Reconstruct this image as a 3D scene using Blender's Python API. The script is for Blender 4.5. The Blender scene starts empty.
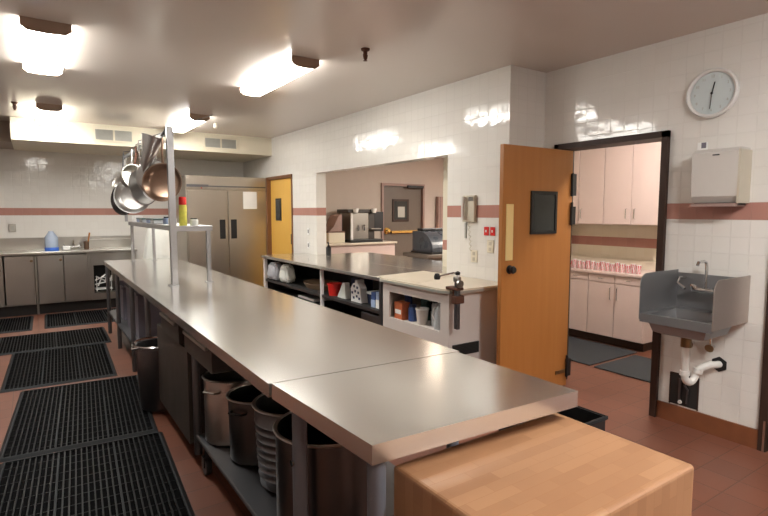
import bpy, bmesh, math, random
from mathutils import Vector, Matrix
random.seed(7)
S = bpy.context.scene
COL = S.collection
PI = math.pi
# ---------------------------------------------------------------- camera
cam_d = bpy.data.cameras.new('camera'); cam = bpy.data.objects.new('camera', cam_d); COL.objects.link(cam)
cam_d.sensor_width = 36; cam_d.lens = 36 * 520 / 768; cam_d.clip_start = .05
pitch = math.atan(46 / 520)
cam.location = (0, 0, 1.5)
cam.rotation_euler = (PI / 2 - pitch, 0, -math.radians(34.0))
S.camera = cam
# ---------------------------------------------------------------- exposure, world
S.view_settings.view_transform = 'Standard'; S.view_settings.look = 'None'
S.view_settings.gamma = 1; S.view_settings.use_curve_mapping = False
S.view_settings.exposure = 2.02
w = bpy.data.worlds.new('world'); S.world = w; w.use_nodes = True
w.node_tree.nodes['Background'].inputs[0].default_value = (.8, .75, .7, 1)
w.node_tree.nodes['Background'].inputs[1].default_value = .3
LAMP = 10.3            # strength of the kitchen's fluorescent diffusers
LAMP_BEHIND = 26.0     # the two fixtures behind the camera
LAMP_PANTRY = 15.0
LAMP_DINING = 5.0

# ---------------------------------------------------------------- materials
def nodes(name):
    m = bpy.data.materials.new(name); m.use_nodes = True
    nt = m.node_tree; b = nt.nodes['Principled BSDF']
    return m, nt, b
def mix(nt, fac, a, b):
    n = nt.nodes.new('ShaderNodeMix'); n.data_type = 'RGBA'
    for i, v in ((0, fac), (6, a), (7, b)):
        if isinstance(v, bpy.types.NodeSocket): nt.links.new(v, n.inputs[i])
        else: n.inputs[i].default_value = v if i == 0 else (*v, 1)
    return n.outputs[2]
def math_n(nt, op, a, b=0.0, c=0.0):
    n = nt.nodes.new('ShaderNodeMath'); n.operation = op
    for i, v in enumerate((a, b, c)):
        if isinstance(v, bpy.types.NodeSocket): nt.links.new(v, n.inputs[i])
        else: n.inputs[i].default_value = v
    return n.outputs[0]
def noise(nt, scale, vec_scale=(1, 1, 1), detail=3, coord='Object'):
    tc = nt.nodes.new('ShaderNodeTexCoord'); mp = nt.nodes.new('ShaderNodeMapping')
    mp.inputs['Scale'].default_value = vec_scale
    n = nt.nodes.new('ShaderNodeTexNoise'); n.inputs['Scale'].default_value = scale; n.inputs['Detail'].default_value = detail
    nt.links.new(tc.outputs[coord], mp.inputs[0]); nt.links.new(mp.outputs[0], n.inputs['Vector'])
    return n.outputs['Fac']
def bump(nt, b, h, strength, dist=.01):
    n = nt.nodes.new('ShaderNodeBump'); n.inputs['Strength'].default_value = strength; n.inputs['Distance'].default_value = dist
    nt.links.new(h, n.inputs['Height']); nt.links.new(n.outputs[0], b.inputs['Normal'])
def plain(name, c, rough=.5, metal=0, var=.12, scale=8, bmp=0, vs=(1, 1, 1), trans=0, alpha=1, coat=0, spec=.5):
    spec_ = spec
    m, nt, b = nodes(name)
    f = noise(nt, scale, vs)
    c2 = tuple(min(1, x * (1 - var)) for x in c); c1 = tuple(min(1, x * (1 + var)) for x in c)
    nt.links.new(mix(nt, f, c1, c2), b.inputs['Base Color'])
    b.inputs['Metallic'].default_value = metal; b.inputs['Transmission Weight'].default_value = trans
    b.inputs['Alpha'].default_value = alpha; b.inputs['Specular IOR Level'].default_value = spec_; b.inputs['Coat Weight'].default_value = coat
    r = nt.nodes.new('ShaderNodeMapRange'); r.inputs[3].default_value = max(0, rough - .05); r.inputs[4].default_value = rough + .05
    nt.links.new(f, r.inputs[0]); nt.links.new(r.outputs[0], b.inputs['Roughness'])
    if bmp: bump(nt, b, f, bmp)
    return m
def steel(name, c=(.56, .54, .50), rough=.25, vs=(1, 40, 1), metal=1, var=.1):
    m, nt, b = nodes(name)
    f = noise(nt, 6, vs, 4); g = noise(nt, 2.2, (1, 1, 1), 4)
    nt.links.new(mix(nt, g, tuple(x * (1 + var) for x in c), tuple(x * (1 - var) for x in c)), b.inputs['Base Color'])
    b.inputs['Metallic'].default_value = metal
    r = nt.nodes.new('ShaderNodeMapRange'); r.inputs[3].default_value = rough - .04; r.inputs[4].default_value = rough + .05
    nt.links.new(math_n(nt, 'MULTIPLY', math_n(nt, 'ADD', f, g), .5), r.inputs[0]); nt.links.new(r.outputs[0], b.inputs['Roughness'])
    return m
def emis(name, c, s):
    m, nt, b = nodes(name); b.inputs['Base Color'].default_value = (*c, 1)
    b.inputs['Emission Color'].default_value = (*c, 1); b.inputs['Emission Strength'].default_value = s
    return m
def tile_mat(name, base, band=True, z0=1.45, z1=1.56, bandc=(.45, .225, .18)):
    m, nt, b = nodes(name)
    tc = nt.nodes.new('ShaderNodeTexCoord'); sx = nt.nodes.new('ShaderNodeSeparateXYZ'); nt.links.new(tc.outputs['Object'], sx.inputs[0])
    ge = nt.nodes.new('ShaderNodeNewGeometry'); sn = nt.nodes.new('ShaderNodeSeparateXYZ'); nt.links.new(ge.outputs['Normal'], sn.inputs[0])
    isx = math_n(nt, 'GREATER_THAN', math_n(nt, 'ABSOLUTE', sn.outputs[0]), .5)
    mx = nt.nodes.new('ShaderNodeMix'); nt.links.new(isx, mx.inputs[0]); nt.links.new(sx.outputs[0], mx.inputs[2]); nt.links.new(sx.outputs[1], mx.inputs[3])
    cb = nt.nodes.new('ShaderNodeCombineXYZ'); nt.links.new(mx.outputs[0], cb.inputs[0]); nt.links.new(math_n(nt, 'SUBTRACT', sx.outputs[2], z0 - 1.1), cb.inputs[1])
    br = nt.nodes.new('ShaderNodeTexBrick'); br.offset = 0; br.inputs['Scale'].default_value = 1
    br.inputs['Brick Width'].default_value = .11; br.inputs['Row Height'].default_value = z1 - z0
    br.inputs['Mortar Size'].default_value = .003; br.inputs['Mortar Smooth'].default_value = 1; br.inputs['Bias'].default_value = 0
    br.inputs['Color1'].default_value = (.46, .46, .46, 1); br.inputs['Color2'].default_value = (.54, .54, .54, 1); br.inputs['Mortar'].default_value = (.5, .5, .5, 1)
    nt.links.new(cb.outputs[0], br.inputs['Vector'])
    col = base
    if band:
        inb = math_n(nt, 'MULTIPLY', math_n(nt, 'GREATER_THAN', sx.outputs[2], z0), math_n(nt, 'LESS_THAN', sx.outputs[2], z1))
        col = mix(nt, inb, base, bandc)
    var = nt.nodes.new('ShaderNodeMix'); var.data_type = 'RGBA'; var.blend_type = 'OVERLAY'; var.inputs[0].default_value = .5
    if isinstance(col, tuple): var.inputs[6].default_value = (*col, 1)
    else: nt.links.new(col, var.inputs[6])
    nt.links.new(br.outputs['Color'], var.inputs[7])
    fin = mix(nt, math_n(nt, 'MULTIPLY', br.outputs['Fac'], .13), (0, 0, 0), (.5, .47, .42))
    nt.links.new(var.outputs[2], fin.node.inputs[6])
    nt.links.new(fin, b.inputs['Base Color'])
    b.inputs['Roughness'].default_value = .10
    n2 = noise(nt, 9, (1, 1, 1), 1)
    h = math_n(nt, 'ADD', math_n(nt, 'MULTIPLY', br.outputs['Fac'], -.25), math_n(nt, 'MULTIPLY', n2, .5))
    bump(nt, b, h, .5, .012)
    return m
def floor_mat():
    m, nt, b = nodes('quarry_tile')
    tc = nt.nodes.new('ShaderNodeTexCoord'); br = nt.nodes.new('ShaderNodeTexBrick'); br.offset = 0
    br.inputs['Scale'].default_value = 1; br.inputs['Brick Width'].default_value = .2; br.inputs['Row Height'].default_value = .2
    br.inputs['Mortar Size'].default_value = .004; br.inputs['Mortar Smooth'].default_value = .3
    br.inputs['Color1'].default_value = (.215, .078, .045, 1); br.inputs['Color2'].default_value = (.175, .064, .038, 1); br.inputs['Mortar'].default_value = (.12, .05, .03, 1)
    nt.links.new(tc.outputs['Object'], br.inputs['Vector'])
    f = noise(nt, 3, detail=5)
    nt.links.new(mix(nt, math_n(nt, 'MULTIPLY', f, .3), (0, 0, 0), (.1, .05, .035)), b.inputs['Base Color'])
    b.inputs['Base Color'].links[0].from_node.inputs[6].default_value = (.2, .1, .05, 1)
    nt.links.new(br.outputs['Color'], b.inputs['Base Color'].links[0].from_node.inputs[6])
    b.inputs['Roughness'].default_value = .38
    bump(nt, b, math_n(nt, 'SUBTRACT', math_n(nt, 'MULTIPLY', f, .2), br.outputs['Fac']), .3, .003)
    return m
def wood_mat(name, c1, c2, vs=(6, 6, .6), rough=.4, scale=4):
    m, nt, b = nodes(name)
    f = noise(nt, scale, vs, 6)
    nt.links.new(mix(nt, f, c1, c2), b.inputs['Base Color']); b.inputs['Roughness'].default_value = rough
    return m
def butcher_mat():
    m, nt, b = nodes('butcher_maple')
    tc = nt.nodes.new('ShaderNodeTexCoord'); br = nt.nodes.new('ShaderNodeTexBrick'); br.offset = .37; br.offset_frequency = 2
    br.inputs['Scale'].default_value = 1; br.inputs['Brick Width'].default_value = .16; br.inputs['Row Height'].default_value = .038
    br.inputs['Mortar Size'].default_value = .0007; br.inputs['Bias'].default_value = 0
    br.inputs['Color1'].default_value = (.37, .20, .105, 1); br.inputs['Color2'].default_value = (.275, .135, .068, 1); br.inputs['Mortar'].default_value = (.27, .12, .05, 1)
    ge = nt.nodes.new('ShaderNodeNewGeometry'); sn = nt.nodes.new('ShaderNodeSeparateXYZ'); nt.links.new(ge.outputs['Normal'], sn.inputs[0])
    top = math_n(nt, 'GREATER_THAN', sn.outputs[2], .5)
    sx = nt.nodes.new('ShaderNodeSeparateXYZ'); nt.links.new(tc.outputs['Object'], sx.inputs[0])
    side = nt.nodes.new('ShaderNodeCombineXYZ'); nt.links.new(sx.outputs[2], side.inputs[0]); nt.links.new(math_n(nt, 'ADD', sx.outputs[0], sx.outputs[1]), side.inputs[1])
    mv = nt.nodes.new('ShaderNodeMix'); mv.data_type = 'VECTOR'; nt.links.new(top, mv.inputs[0]); nt.links.new(side.outputs[0], mv.inputs[4]); nt.links.new(tc.outputs['Object'], mv.inputs[5])
    nt.links.new(mv.outputs[1], br.inputs['Vector'])
    f = noise(nt, 5, (1, 1, 1), 6)
    o = mix(nt, math_n(nt, 'MULTIPLY', f, .55), (0, 0, 0), (.44, .23, .11)); nt.links.new(br.outputs['Color'], o.node.inputs[6])
    nt.links.new(o, b.inputs['Base Color']); b.inputs['Roughness'].default_value = .42
    bump(nt, b, f, .15, .004)
    return m

M = dict(
    tile=tile_mat('glazed_wall_tile', (.76, .735, .69)),
    tile_pantry=tile_mat('pantry_wall_tile', (.74, .68, .54), z0=1.085, z1=1.195),
    dining_wall=plain('dining_wall_paint', (.52, .45, .39), .6, var=.04),
    ceiling=plain('gloss_ceiling_paint', (.65, .585, .53), .17, var=.03, scale=1.5),
    soffit=plain('cream_soffit_paint', (.74, .68, .54), .4, var=.03),
    soffit_recess=plain('brown_recessed_soffit', (.30, .24, .19), .5, var=.05),
    floor=floor_mat(),
    base_tile=wood_mat('quarry_base_tile', (.24, .085, .035), (.17, .06, .028), (3, 3, 3), .35),
    steel_top=steel('brushed_steel_top', (.72, .705, .67), .2, (1, 2, 1), .93, var=.04),
    steel_shelf=steel('overshelf_steel', (.36, .35, .345), .36, (20, 20, 1)),
    steel=steel('brushed_steel', (.50, .48, .44), .3, (40, 40, 1)),
    steel_fridge=steel('fridge_steel', (.52, .47, .40), .33, (1, 1, 60)),
    steel_dark=steel('worn_dark_steel', (.17, .17, .18), .4, (30, 30, 1)),
    steel_pot=steel('pot_steel', (.12, .122, .125), .3, (1, 1, 40)),
    pan_grey=steel('worn_pan_metal', (.40, .385, .37), .34, (1, 1, 20)),
    aluminium=steel('dull_aluminium', (.60, .58, .55), .28, (1, 1, 30)),
    black_pan=plain('seasoned_black_pan', (.05, .042, .04), .35, .6),
    copper=plain('browned_copper', (.27, .18, .13), .33, 1, var=.4, scale=6),
    grey_leg=plain('grey_painted_leg', (.16, .17, .20), .35, .3),
    chrome=plain('chrome', (.75, .75, .75), .12, 1, var=.02),
    black=plain('black_plastic', (.012, .012, .013), .4),
    rubber=plain('black_rubber', (.0025, .0025, .003), .7, var=.3, spec=.02),
    rubber_rib=plain('ribbed_rubber', (.0045, .0045, .0052), .45, var=.3, spec=.14),
    rubber_edge=plain('worn_rubber_edge', (.020, .022, .024), .6, spec=.2),
    charcoal=plain('charcoal_carpet', (.035, .038, .042), .9, bmp=.3, scale=60),
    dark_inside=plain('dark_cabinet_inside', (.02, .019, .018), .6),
    dark_panel=plain('dark_brown_panel', (.045, .036, .03), .45),
    bin_grey=plain('grey_violet_plastic', (.17, .155, .19), .45),
    oak=wood_mat('honey_oak_veneer', (.37, .135, .030), (.45, .185, .048), (5, 5, .35), .35),
    oak_yellow=wood_mat('yellow_birch_veneer', (.72, .40, .07), (.80, .48, .10), (5, 5, .35), .4),
    frame_dark=plain('dark_brown_frame_paint', (.045, .024, .017), .5, spec=.3),
    brown_frame=plain('brown_frame', (.20, .085, .035), .4),
    butcher=butcher_mat(),
    laminate=plain('white_laminate', (.66, .60, .56), .4, var=.03),
    laminate_pink=plain('blush_laminate', (.70, .55, .50), .35, var=.02),
    cream=plain('cream_laminate_top', (.74, .66, .53), .35, var=.03),
    white=plain('white_plastic', (.78, .77, .75), .35, var=.03),
    offwhite=plain('offwhite_enamel', (.60, .57, .53), .35, var=.03),
    beige=plain('beige_plastic', (.55, .50, .40), .4, var=.04),
    red=plain('red_plastic', (.65, .025, .02), .35),
    yellow=plain('yellow_green_label', (.55, .52, .08), .4, var=.4, scale=30),
    green=plain('dark_green_plastic', (.03, .08, .07), .35),
    blue=plain('blue_card', (.05, .10, .30), .5, var=.3, scale=25),
    navy=plain('navy_card', (.015, .025, .08), .5),
    pale_blue=plain('pale_blue_card', (.35, .45, .65), .5, var=.3, scale=30),
    orange=plain('orange_card', (.55, .14, .05), .5, var=.3, scale=25),
    wicker=plain('tan_woven_tray', (.22, .14, .08), .7, bmp=.3, scale=50),
    cloth=plain('white_cloth', (.74, .75, .70), .7, var=.05),
    grey_cloth=plain('grey_plastic_bag', (.42, .42, .45), .45, var=.25, scale=14),
    gold=plain('polished_brass', (.75, .50, .16), .25, 1, var=.05),
    gold_wood=plain('pale_brass_plate', (.78, .58, .25), .4, .0, var=.05),
    glass_dark=plain('dark_window_glass', (.03, .035, .035), .06, var=.05),
    glass=plain('clear_plastic', (.70, .73, .75), .15, trans=.25),
    bottle_blue=plain('clear_blue_bottle', (.60, .70, .85), .15, trans=.4),
    door_brown=plain('brown_painted_door', (.15, .118, .092), .45, var=.05),
    hood=plain('slate_blue_enamel', (.05, .06, .075), .28),
    rust=plain('rusty_cast_iron', (.12, .05, .03), .6, .4, var=.4),
    pvc=plain('white_pvc_pipe', (.72, .70, .66), .35, var=.06),
    brass_dark=plain('tarnished_brass', (.25, .17, .09), .35, .9),
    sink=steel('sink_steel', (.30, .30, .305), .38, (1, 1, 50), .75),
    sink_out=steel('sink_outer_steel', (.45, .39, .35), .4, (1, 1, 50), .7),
    clock_face=plain('pale_blue_dial', (.60, .67, .68), .3, var=.02),
    grille=plain('grey_grille_metal', (.42, .42, .38), .4, .4),
    paper=plain('white_paper', (.85, .85, .83), .7, var=.02),
    print_red=plain('red_print', (.60, .03, .05), .6),
    mauve=plain('mauve_panel', (.33, .22, .19), .5),
    lamp_end=plain('tan_lamp_end_cap', (.30, .20, .14), .4),
    lamp=emis('lamp_diffuser', (1.0, .985, .93), LAMP),
    lamp_behind=emis('lamp_diffuser_behind', (1.0, 1.0, .98), LAMP_BEHIND),
    lamp_pantry=emis('lamp_diffuser_pantry', (1.0, .94, .88), LAMP_PANTRY),
    lamp_dining=emis('lamp_diffuser_dining', (1.0, .84, .68), LAMP_DINING),
    lamp_dining_fill=emis('dining_fill_diffuser', (1.0, .93, .84), 28.0),  # glow of the added fill fixture on the dining side
)

# ---------------------------------------------------------------- mesh helpers
class MB:
    def __init__(s): s.v = []; s.f = []; s.smooth = []
    def add(s, vs, fs, smooth=False):
        n = len(s.v); s.v += [Vector(p) for p in vs]; s.f += [tuple(i + n for i in f) for f in fs]; s.smooth += [smooth] * len(fs); return s
    def box(s, x0, x1, y0, y1, z0, z1):
        v = [(x, y, z) for z in (z0, z1) for x, y in ((x0, y0), (x1, y0), (x1, y1), (x0, y1))]
        return s.add(v, [(3, 2, 1, 0), (4, 5, 6, 7), (0, 1, 5, 4), (1, 2, 6, 5), (2, 3, 7, 6), (3, 0, 4, 7)])
    def rbox(s, x0, x1, y0, y1, z0, z1, r=.01, seg=2):
        bm = bmesh.new(); bmesh.ops.create_cube(bm, size=1)
        for v in bm.verts:
            v.co = Vector((x0 + (v.co.x + .5) * (x1 - x0), y0 + (v.co.y + .5) * (y1 - y0), z0 + (v.co.z + .5) * (z1 - z0)))
        bmesh.ops.bevel(bm, geom=list(bm.edges), offset=r, segments=seg, profile=.5, affect='EDGES')
        bm.verts.index_update()
        s.add([v.co.copy() for v in bm.verts], [tuple(v.index for v in f.verts) for f in bm.faces], False); bm.free(); return s
    def prism(s, pts, a, b, axis=2):
        # extrude a closed 2D outline along an axis between a and b; pts in the two other axes (in cyclic order xyz)
        n = len(pts)
        def p3(p, t):
            return {2: (p[0], p[1], t), 0: (t, p[0], p[1]), 1: (p[0], t, p[1])}[axis]
        v = [p3(p, a) for p in pts] + [p3(p, b) for p in pts]
        f = [tuple(range(n - 1, -1, -1)), tuple(range(n, 2 * n))] + [(i, (i + 1) % n, n + (i + 1) % n, n + i) for i in range(n)]
        return s.add(v, f)
    def tube(s, pts, r, n=10, cap=True):
        pts = [Vector(p) for p in pts]; rs = r if isinstance(r, (list, tuple)) else [r] * len(pts)
        v = []; f = []; up = None
        for i, p in enumerate(pts):
            d = (pts[min(i + 1, len(pts) - 1)] - pts[max(i - 1, 0)]).normalized()
            if up is None: up = Vector((0, 0, 1)) if abs(d.z) < .9 else Vector((1, 0, 0))
            a = d.cross(up).normalized(); b = a.cross(d).normalized(); up = b
            for k in range(n):
                t = 2 * PI * k / n; v.append(p + (a * math.cos(t) + b * math.sin(t)) * rs[i])
        for i in range(len(pts) - 1):
            for k in range(n):
                k2 = (k + 1) % n; f.append((i * n + k, i * n + k2, (i + 1) * n + k2, (i + 1) * n + k))
        s.add(v, f, True)
        if cap:
            m = len(pts) - 1
            s.add(v[:n], [tuple(range(n))]); s.add(v[m * n:], [tuple(range(n - 1, -1, -1))])
        return s
    def lathe(s, prof, c=(0, 0, 0), n=28, ax=(0, 0, 1), smooth=True):
        ax = Vector(ax).normalized(); q = Vector((0, 0, 1)).rotation_difference(ax); c = Vector(c)
        v = []; f = []
        for r, h in prof:
            for k in range(n):
                t = 2 * PI * k / n; v.append(c + q @ Vector((r * math.cos(t), r * math.sin(t), h)))
        for i in range(len(prof) - 1):
            for k in range(n):
                k2 = (k + 1) % n; f.append((i * n + k, i * n + k2, (i + 1) * n + k2, (i + 1) * n + k))
        return s.add(v, f, smooth)
    def sheet(s, fn, nu, nv, th=.003):
        v = [fn(i / nu, j / nv) for i in range(nu + 1) for j in range(nv + 1)]
        f = [(i * (nv + 1) + j, (i + 1) * (nv + 1) + j, (i + 1) * (nv + 1) + j + 1, i * (nv + 1) + j + 1) for i in range(nu) for j in range(nv)]
        return s.add(v, f, True)
    def build(s, name, mat, parent=None, local=False):
        off = Vector((0, 0, 0))
        p = parent
        while p is not None and not local: off += p.location; p = p.parent
        me = bpy.data.meshes.new(name); me.from_pydata([tuple(v - off) for v in s.v], [], s.f); me.update()
        bm = bmesh.new(); bm.from_mesh(me)
        bmesh.ops.remove_doubles(bm, verts=bm.verts, dist=1e-5) if len(s.v) < 60000 else None
        bmesh.ops.recalc_face_normals(bm, faces=bm.faces); bm.to_mesh(me); bm.free()
        if any(s.smooth):
            for pl in me.polygons: pl.use_smooth = True
            try: me.set_sharp_from_angle(angle=math.radians(35))
            except Exception: pass
        me.materials.append(M[mat] if isinstance(mat, str) else mat)
        o = bpy.data.objects.new(name, me); COL.objects.link(o)
        if parent is not None: o.parent = parent
        return o
def tag(o, label, cat=None, group=None, kind=None):
    if label: o['label'] = label
    if cat: o['category'] = cat
    if group: o['group'] = group
    if kind: o['kind'] = kind
    return o
def thing(name, label, cat, loc=(0, 0, 0), rz=0, group=None):
    o = bpy.data.objects.new(name, None); COL.objects.link(o); o.location = loc; o.rotation_euler = (0, 0, rz); o.empty_display_size = .1
    return tag(o, label, cat, group)
def struct(name, mb, mat, label=None):
    o = mb.build(name, mat); o['kind'] = 'structure'
    if label: o['label'] = label
    return o
def solo(name, mb, mat, label, cat, group=None, base=None):
    o = mb.build(name, mat)
    if base: # move the origin to the base
        for v in o.data.vertices: v.co -= Vector(base)
        o.location = base
    return tag(o, label, cat, group)
def copy_tree(o, parent=None):
    c = o.copy(); COL.objects.link(c)
    if parent is not None: c.parent = parent
    for ch in o.children: copy_tree(ch, c)
    return c
def box(*a): return MB().box(*a)
def rbox(*a, **k): return MB().rbox(*a, **k)
def lettering(body, size, loc, rot, mat, parent, name='lettering', ext=.0006):
    cu = bpy.data.curves.new(name, 'FONT'); cu.body = body; cu.size = size; cu.align_x = 'CENTER'; cu.align_y = 'CENTER'; cu.extrude = ext
    t = bpy.data.objects.new(name, cu); COL.objects.link(t)
    dg = bpy.context.evaluated_depsgraph_get(); me = bpy.data.meshes.new_from_object(t.evaluated_get(dg))
    bpy.data.objects.remove(t); me.materials.clear(); me.materials.append(M[mat])
    o = bpy.data.objects.new(name, me); COL.objects.link(o); o.parent = parent; o.location = loc; o.rotation_euler = rot
    return o

# ================================================================= SETTING
CH = 2.7
struct('floor', box(-3.2, 9.3, -3.2, 10, -.1, 0), 'floor')
struct('ceiling', box(-3.2, 9.3, -3.2, 10, CH, CH + .1), 'ceiling')
w = MB(); w.box(-3.2, 3.46, 9.6, 9.75, 0, CH)
struct('wall_back', w, 'tile')
# serving wall: pass-through opening and the yellow door beyond it
w = MB(); XA, XB = 3.31, 3.46
w.box(XA, XB, 8.39, 9.6, 0, CH); w.box(XA, XB, 7.42, 8.39, 2.06, CH); w.box(XA, XB, 6.6, 7.42, 0, CH)
w.box(XA, XB, 3.82, 6.6, 2.042, CH); w.box(XA, XB, 3.82, 6.6, 0, .84); w.box(XA, XB, 3.05, 3.82, 0, CH)
struct('wall_serving', w, 'tile')
w = MB(); w.box(XB, 3.9, 3.05, 3.2, 0, CH)
struct('wall_jog', w, 'tile')
w = MB(); w.box(3.75, 3.9, 2.88, 3.05, 0, CH); w.box(3.75, 3.9, 2.0, 2.88, 2.06, CH); w.box(3.75, 3.9, 1.31, 2.0, 0, CH); w.box(3.75, 3.9, .3, 1.31, 2.06, CH); w.box(3.75, 3.9, -3, .3, 0, CH)
struct('wall_sink', w, 'tile')
struct('wall_left', box(-3.2, -3.05, -3.05, 9.6, 0, CH), 'tile')
struct('wall_front', box(-3.2, 9.3, -3.2, -3.05, 0, CH), 'tile')
# pantry shell
struct('wall_pantry', box(5.87, 6.0, -3, 4.3, 0, CH), 'tile_pantry')
struct('wall_pantry_side', box(3.75, 6.0, 4.3, 4.4, 0, CH).box(3.75, 3.9, 3.2, 4.3, 0, CH), 'tile_pantry')
# dining side shell beyond the pass-through
w = MB(); w.box(3.46, 5.33, 8.0, 8.12, 0, CH); w.box(5.33, 6.33, 8.0, 8.12, 2.03, CH); w.box(6.33, 9.2, 8.0, 8.12, 0, CH)
struct('wall_dining', w, 'dining_wall')
struct('wall_dining_side', box(9.2, 9.3, -3, 8.12, 0, CH), 'dining_wall')
# soffit over the back counter
struct('trim_1', box(-.175, 3.31, 8.2, 9.6, 2.42, CH), 'soffit')
struct('trim_2', box(-3.05, -.175, 8.6, 9.6, 2.43, CH), 'soffit_recess')  # left part of the soffit, set back and browner than the rest
# base boards
struct('baseboard_sink', box(3.735, 3.75, 1.31, 1.955, 0, .125), 'base_tile')
struct('baseboard_serving', box(3.295, 3.31, 7.0, 7.42, 0, .125), 'base_tile')
# pantry door frame (dark brown metal)
f = MB(); f.box(3.715, 3.93, 1.955, 2.0, 0, 2.07); f.box(3.715, 3.93, 2.87, 2.915, 0, 2.07); f.box(3.715, 3.93, 1.955, 2.915, 2.025, 2.07)
struct('trim_3', f, 'frame_dark')
f = MB(); f.box(3.73, 3.93, 1.265, 1.31, 0, 2.07); f.box(3.73, 3.93, .3, .345, 0, 2.07); f.box(3.73, 3.93, .3, 1.31, 2.02, 2.07)
struct('trim_4', f, 'frame_dark')
f = MB(); f.box(3.785, 3.83, .345, 1.265, .01, 2.02)
d = struct('door_4', f, 'frame_dark')
struct('trim_5', box(3.725, 3.733, 1.272, 1.284, 0, .2), 'chrome')
# yellow door in the serving wall
f = MB(); f.box(3.27, 3.48, 8.34, 8.40, 0, 2.07); f.box(3.295, 3.48, 7.40, 7.43, 0, 2.07); f.box(3.29, 3.48, 7.40, 8.40, 2.03, 2.075)
struct('trim_6', f, 'brown_frame')
# hinged door leaf
d = struct('door_1', box(3.335, 3.375, 7.435, 8.335, .01, 2.025), 'oak_yellow', 'yellow birch door with narrow window')
MB().box(3.325, 3.335, 8.03-.13, 8.03+.09, 1.36, 1.72).build('window_frame', 'black', d)
MB().box(3.321, 3.3245, 8.03-.10, 8.03+.06, 1.39, 1.69).build('pane', 'glass_dark', d)
MB().rbox(3.31, 3.334, 7.45, 7.50, 1.0, 1.16, r=.006).build('latch_plate', 'black', d)

# ---------------------------------------------------------------- the open oak pantry door
d = thing('door', 'honey oak door standing wide open against the pantry doorway', 'door', (3.735, 2.75, 0))
tag(d, None, kind=None)
MB().rbox(2.93, 3.752, 2.75, 2.79, .012, 2.005, r=.003, seg=1).build('leaf', 'oak', d)
wf = MB()
for a in ((3.235, 3.26, 1.325, 1.665), (3.525, 3.55, 1.325, 1.665), (3.26, 3.525, 1.64, 1.665), (3.26, 3.525, 1.325, 1.35)):
    wf.box(a[0], a[1], 2.737, 2.751, a[2], a[3])
wf = wf.build('window_frame', 'black', d)
MB().box(3.26, 3.525, 2.744, 2.748, 1.35, 1.64).build('pane', 'glass_dark', wf)
MB().rbox(2.965, 3.045, 2.744, 2.751, 1.13, 1.56, r=.003, seg=1).build('push_plate', 'gold_wood', d)
MB().lathe([(0, -.055), (.022, -.053), (.03, -.04), (.026, -.02), (.014, -.014), (.014, -.006), (.034, -.004), (.034, 0)], (3.015, 2.75, 1.06), ax=(0, 1, 0)).build('knob', 'black', d)
for z in (1.76, 1.52, .22):
    h = MB(); h.box(3.728, 3.79, 2.738, 2.748, z - .075 - .05, z + .075 - .05 + (.03 if z > 1.7 else 0)); h.tube([(3.737, 2.738, z - .13), (3.737, 2.738, z + .06)], .010, 8)
    h.build('hinge', 'black', d)
MB().box(3.60, 3.72, 2.742, 2.751, .13, .16).build('kick_stop', 'brass_dark', d)

# ================================================================= CEILING LIGHTS
def fixture(x0, x1, y0, y1, mat, label, group=None):
    t = thing('ceiling_light', label, 'light', ((x0 + x1) / 2, (y0 + y1) / 2, CH), group=group)
    MB().box(x0 + .02, x1 - .02, y0 + .03, y1 - .03, CH - .035, CH).build('housing', 'offwhite', t)
    xm = (x0 + x1) / 2; hw = (x1 - x0) / 2
    prof = [(x0, CH - .02), (x0, CH - .045), (x0 + .03, CH - .068), (xm, CH - .073), (x1 - .03, CH - .068), (x1, CH - .045), (x1, CH - .03)]
    MB().prism(prof, y0 + .02, y1 - .02, axis=1).build('diffuser', mat, t)
    e = .006
    prof2 = [(x0 - e, CH - .001), (x0 - e, CH - .047), (x0 + .028, CH - .073), (xm, CH - .078), (x1 - .028, CH - .073), (x1 + e, CH - .047), (x1 + e, CH - .001)]
    for a, b in ((y0, y0 + .019), (y1 - .019, y1)):
        MB().prism(prof2, a, b, axis=1).build('end_cap', 'lamp_end', t)
fixture(.0, .265, 3.99, 5.22, 'lamp', 'large lit fluorescent ceiling light over the floor mats, nearest on the left')
fixture(.10, .34, 7.0, 8.17, 'lamp', 'lit fluorescent ceiling light just before the cream soffit, left of the vents')
fixture(1.72, 1.94, 3.80, 5.03, 'lamp', 'lit fluorescent ceiling light beside the serving wall with tan end cap')
fixture(1.66, 1.89, 6.7, 7.9, 'lamp', 'lit fluorescent ceiling light half hidden behind the pot rack post')
fixture(.0, .25, -1.2, .0, 'lamp_dining', 'fluorescent ceiling light behind the camera, left side')
fixture(2.0, 2.25, -.9, .3, 'lamp_behind', 'fluorescent ceiling light behind the camera, right side')
fixture(4.4, 4.65, 1.6, 2.8, 'lamp_pantry', 'fluorescent ceiling light inside the pantry')
fixture(5.22, 5.36, 5.3, 6.5, 'lamp_dining', 'narrow fluorescent ceiling light in the room beyond the serving window')
fixture(6.9, 7.3, 3.6, 5.4, 'lamp_dining_fill', 'wide added fill light, unseen, deep in the room beyond the serving window')  # added out of view to raise the light level beyond the serving window

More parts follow.
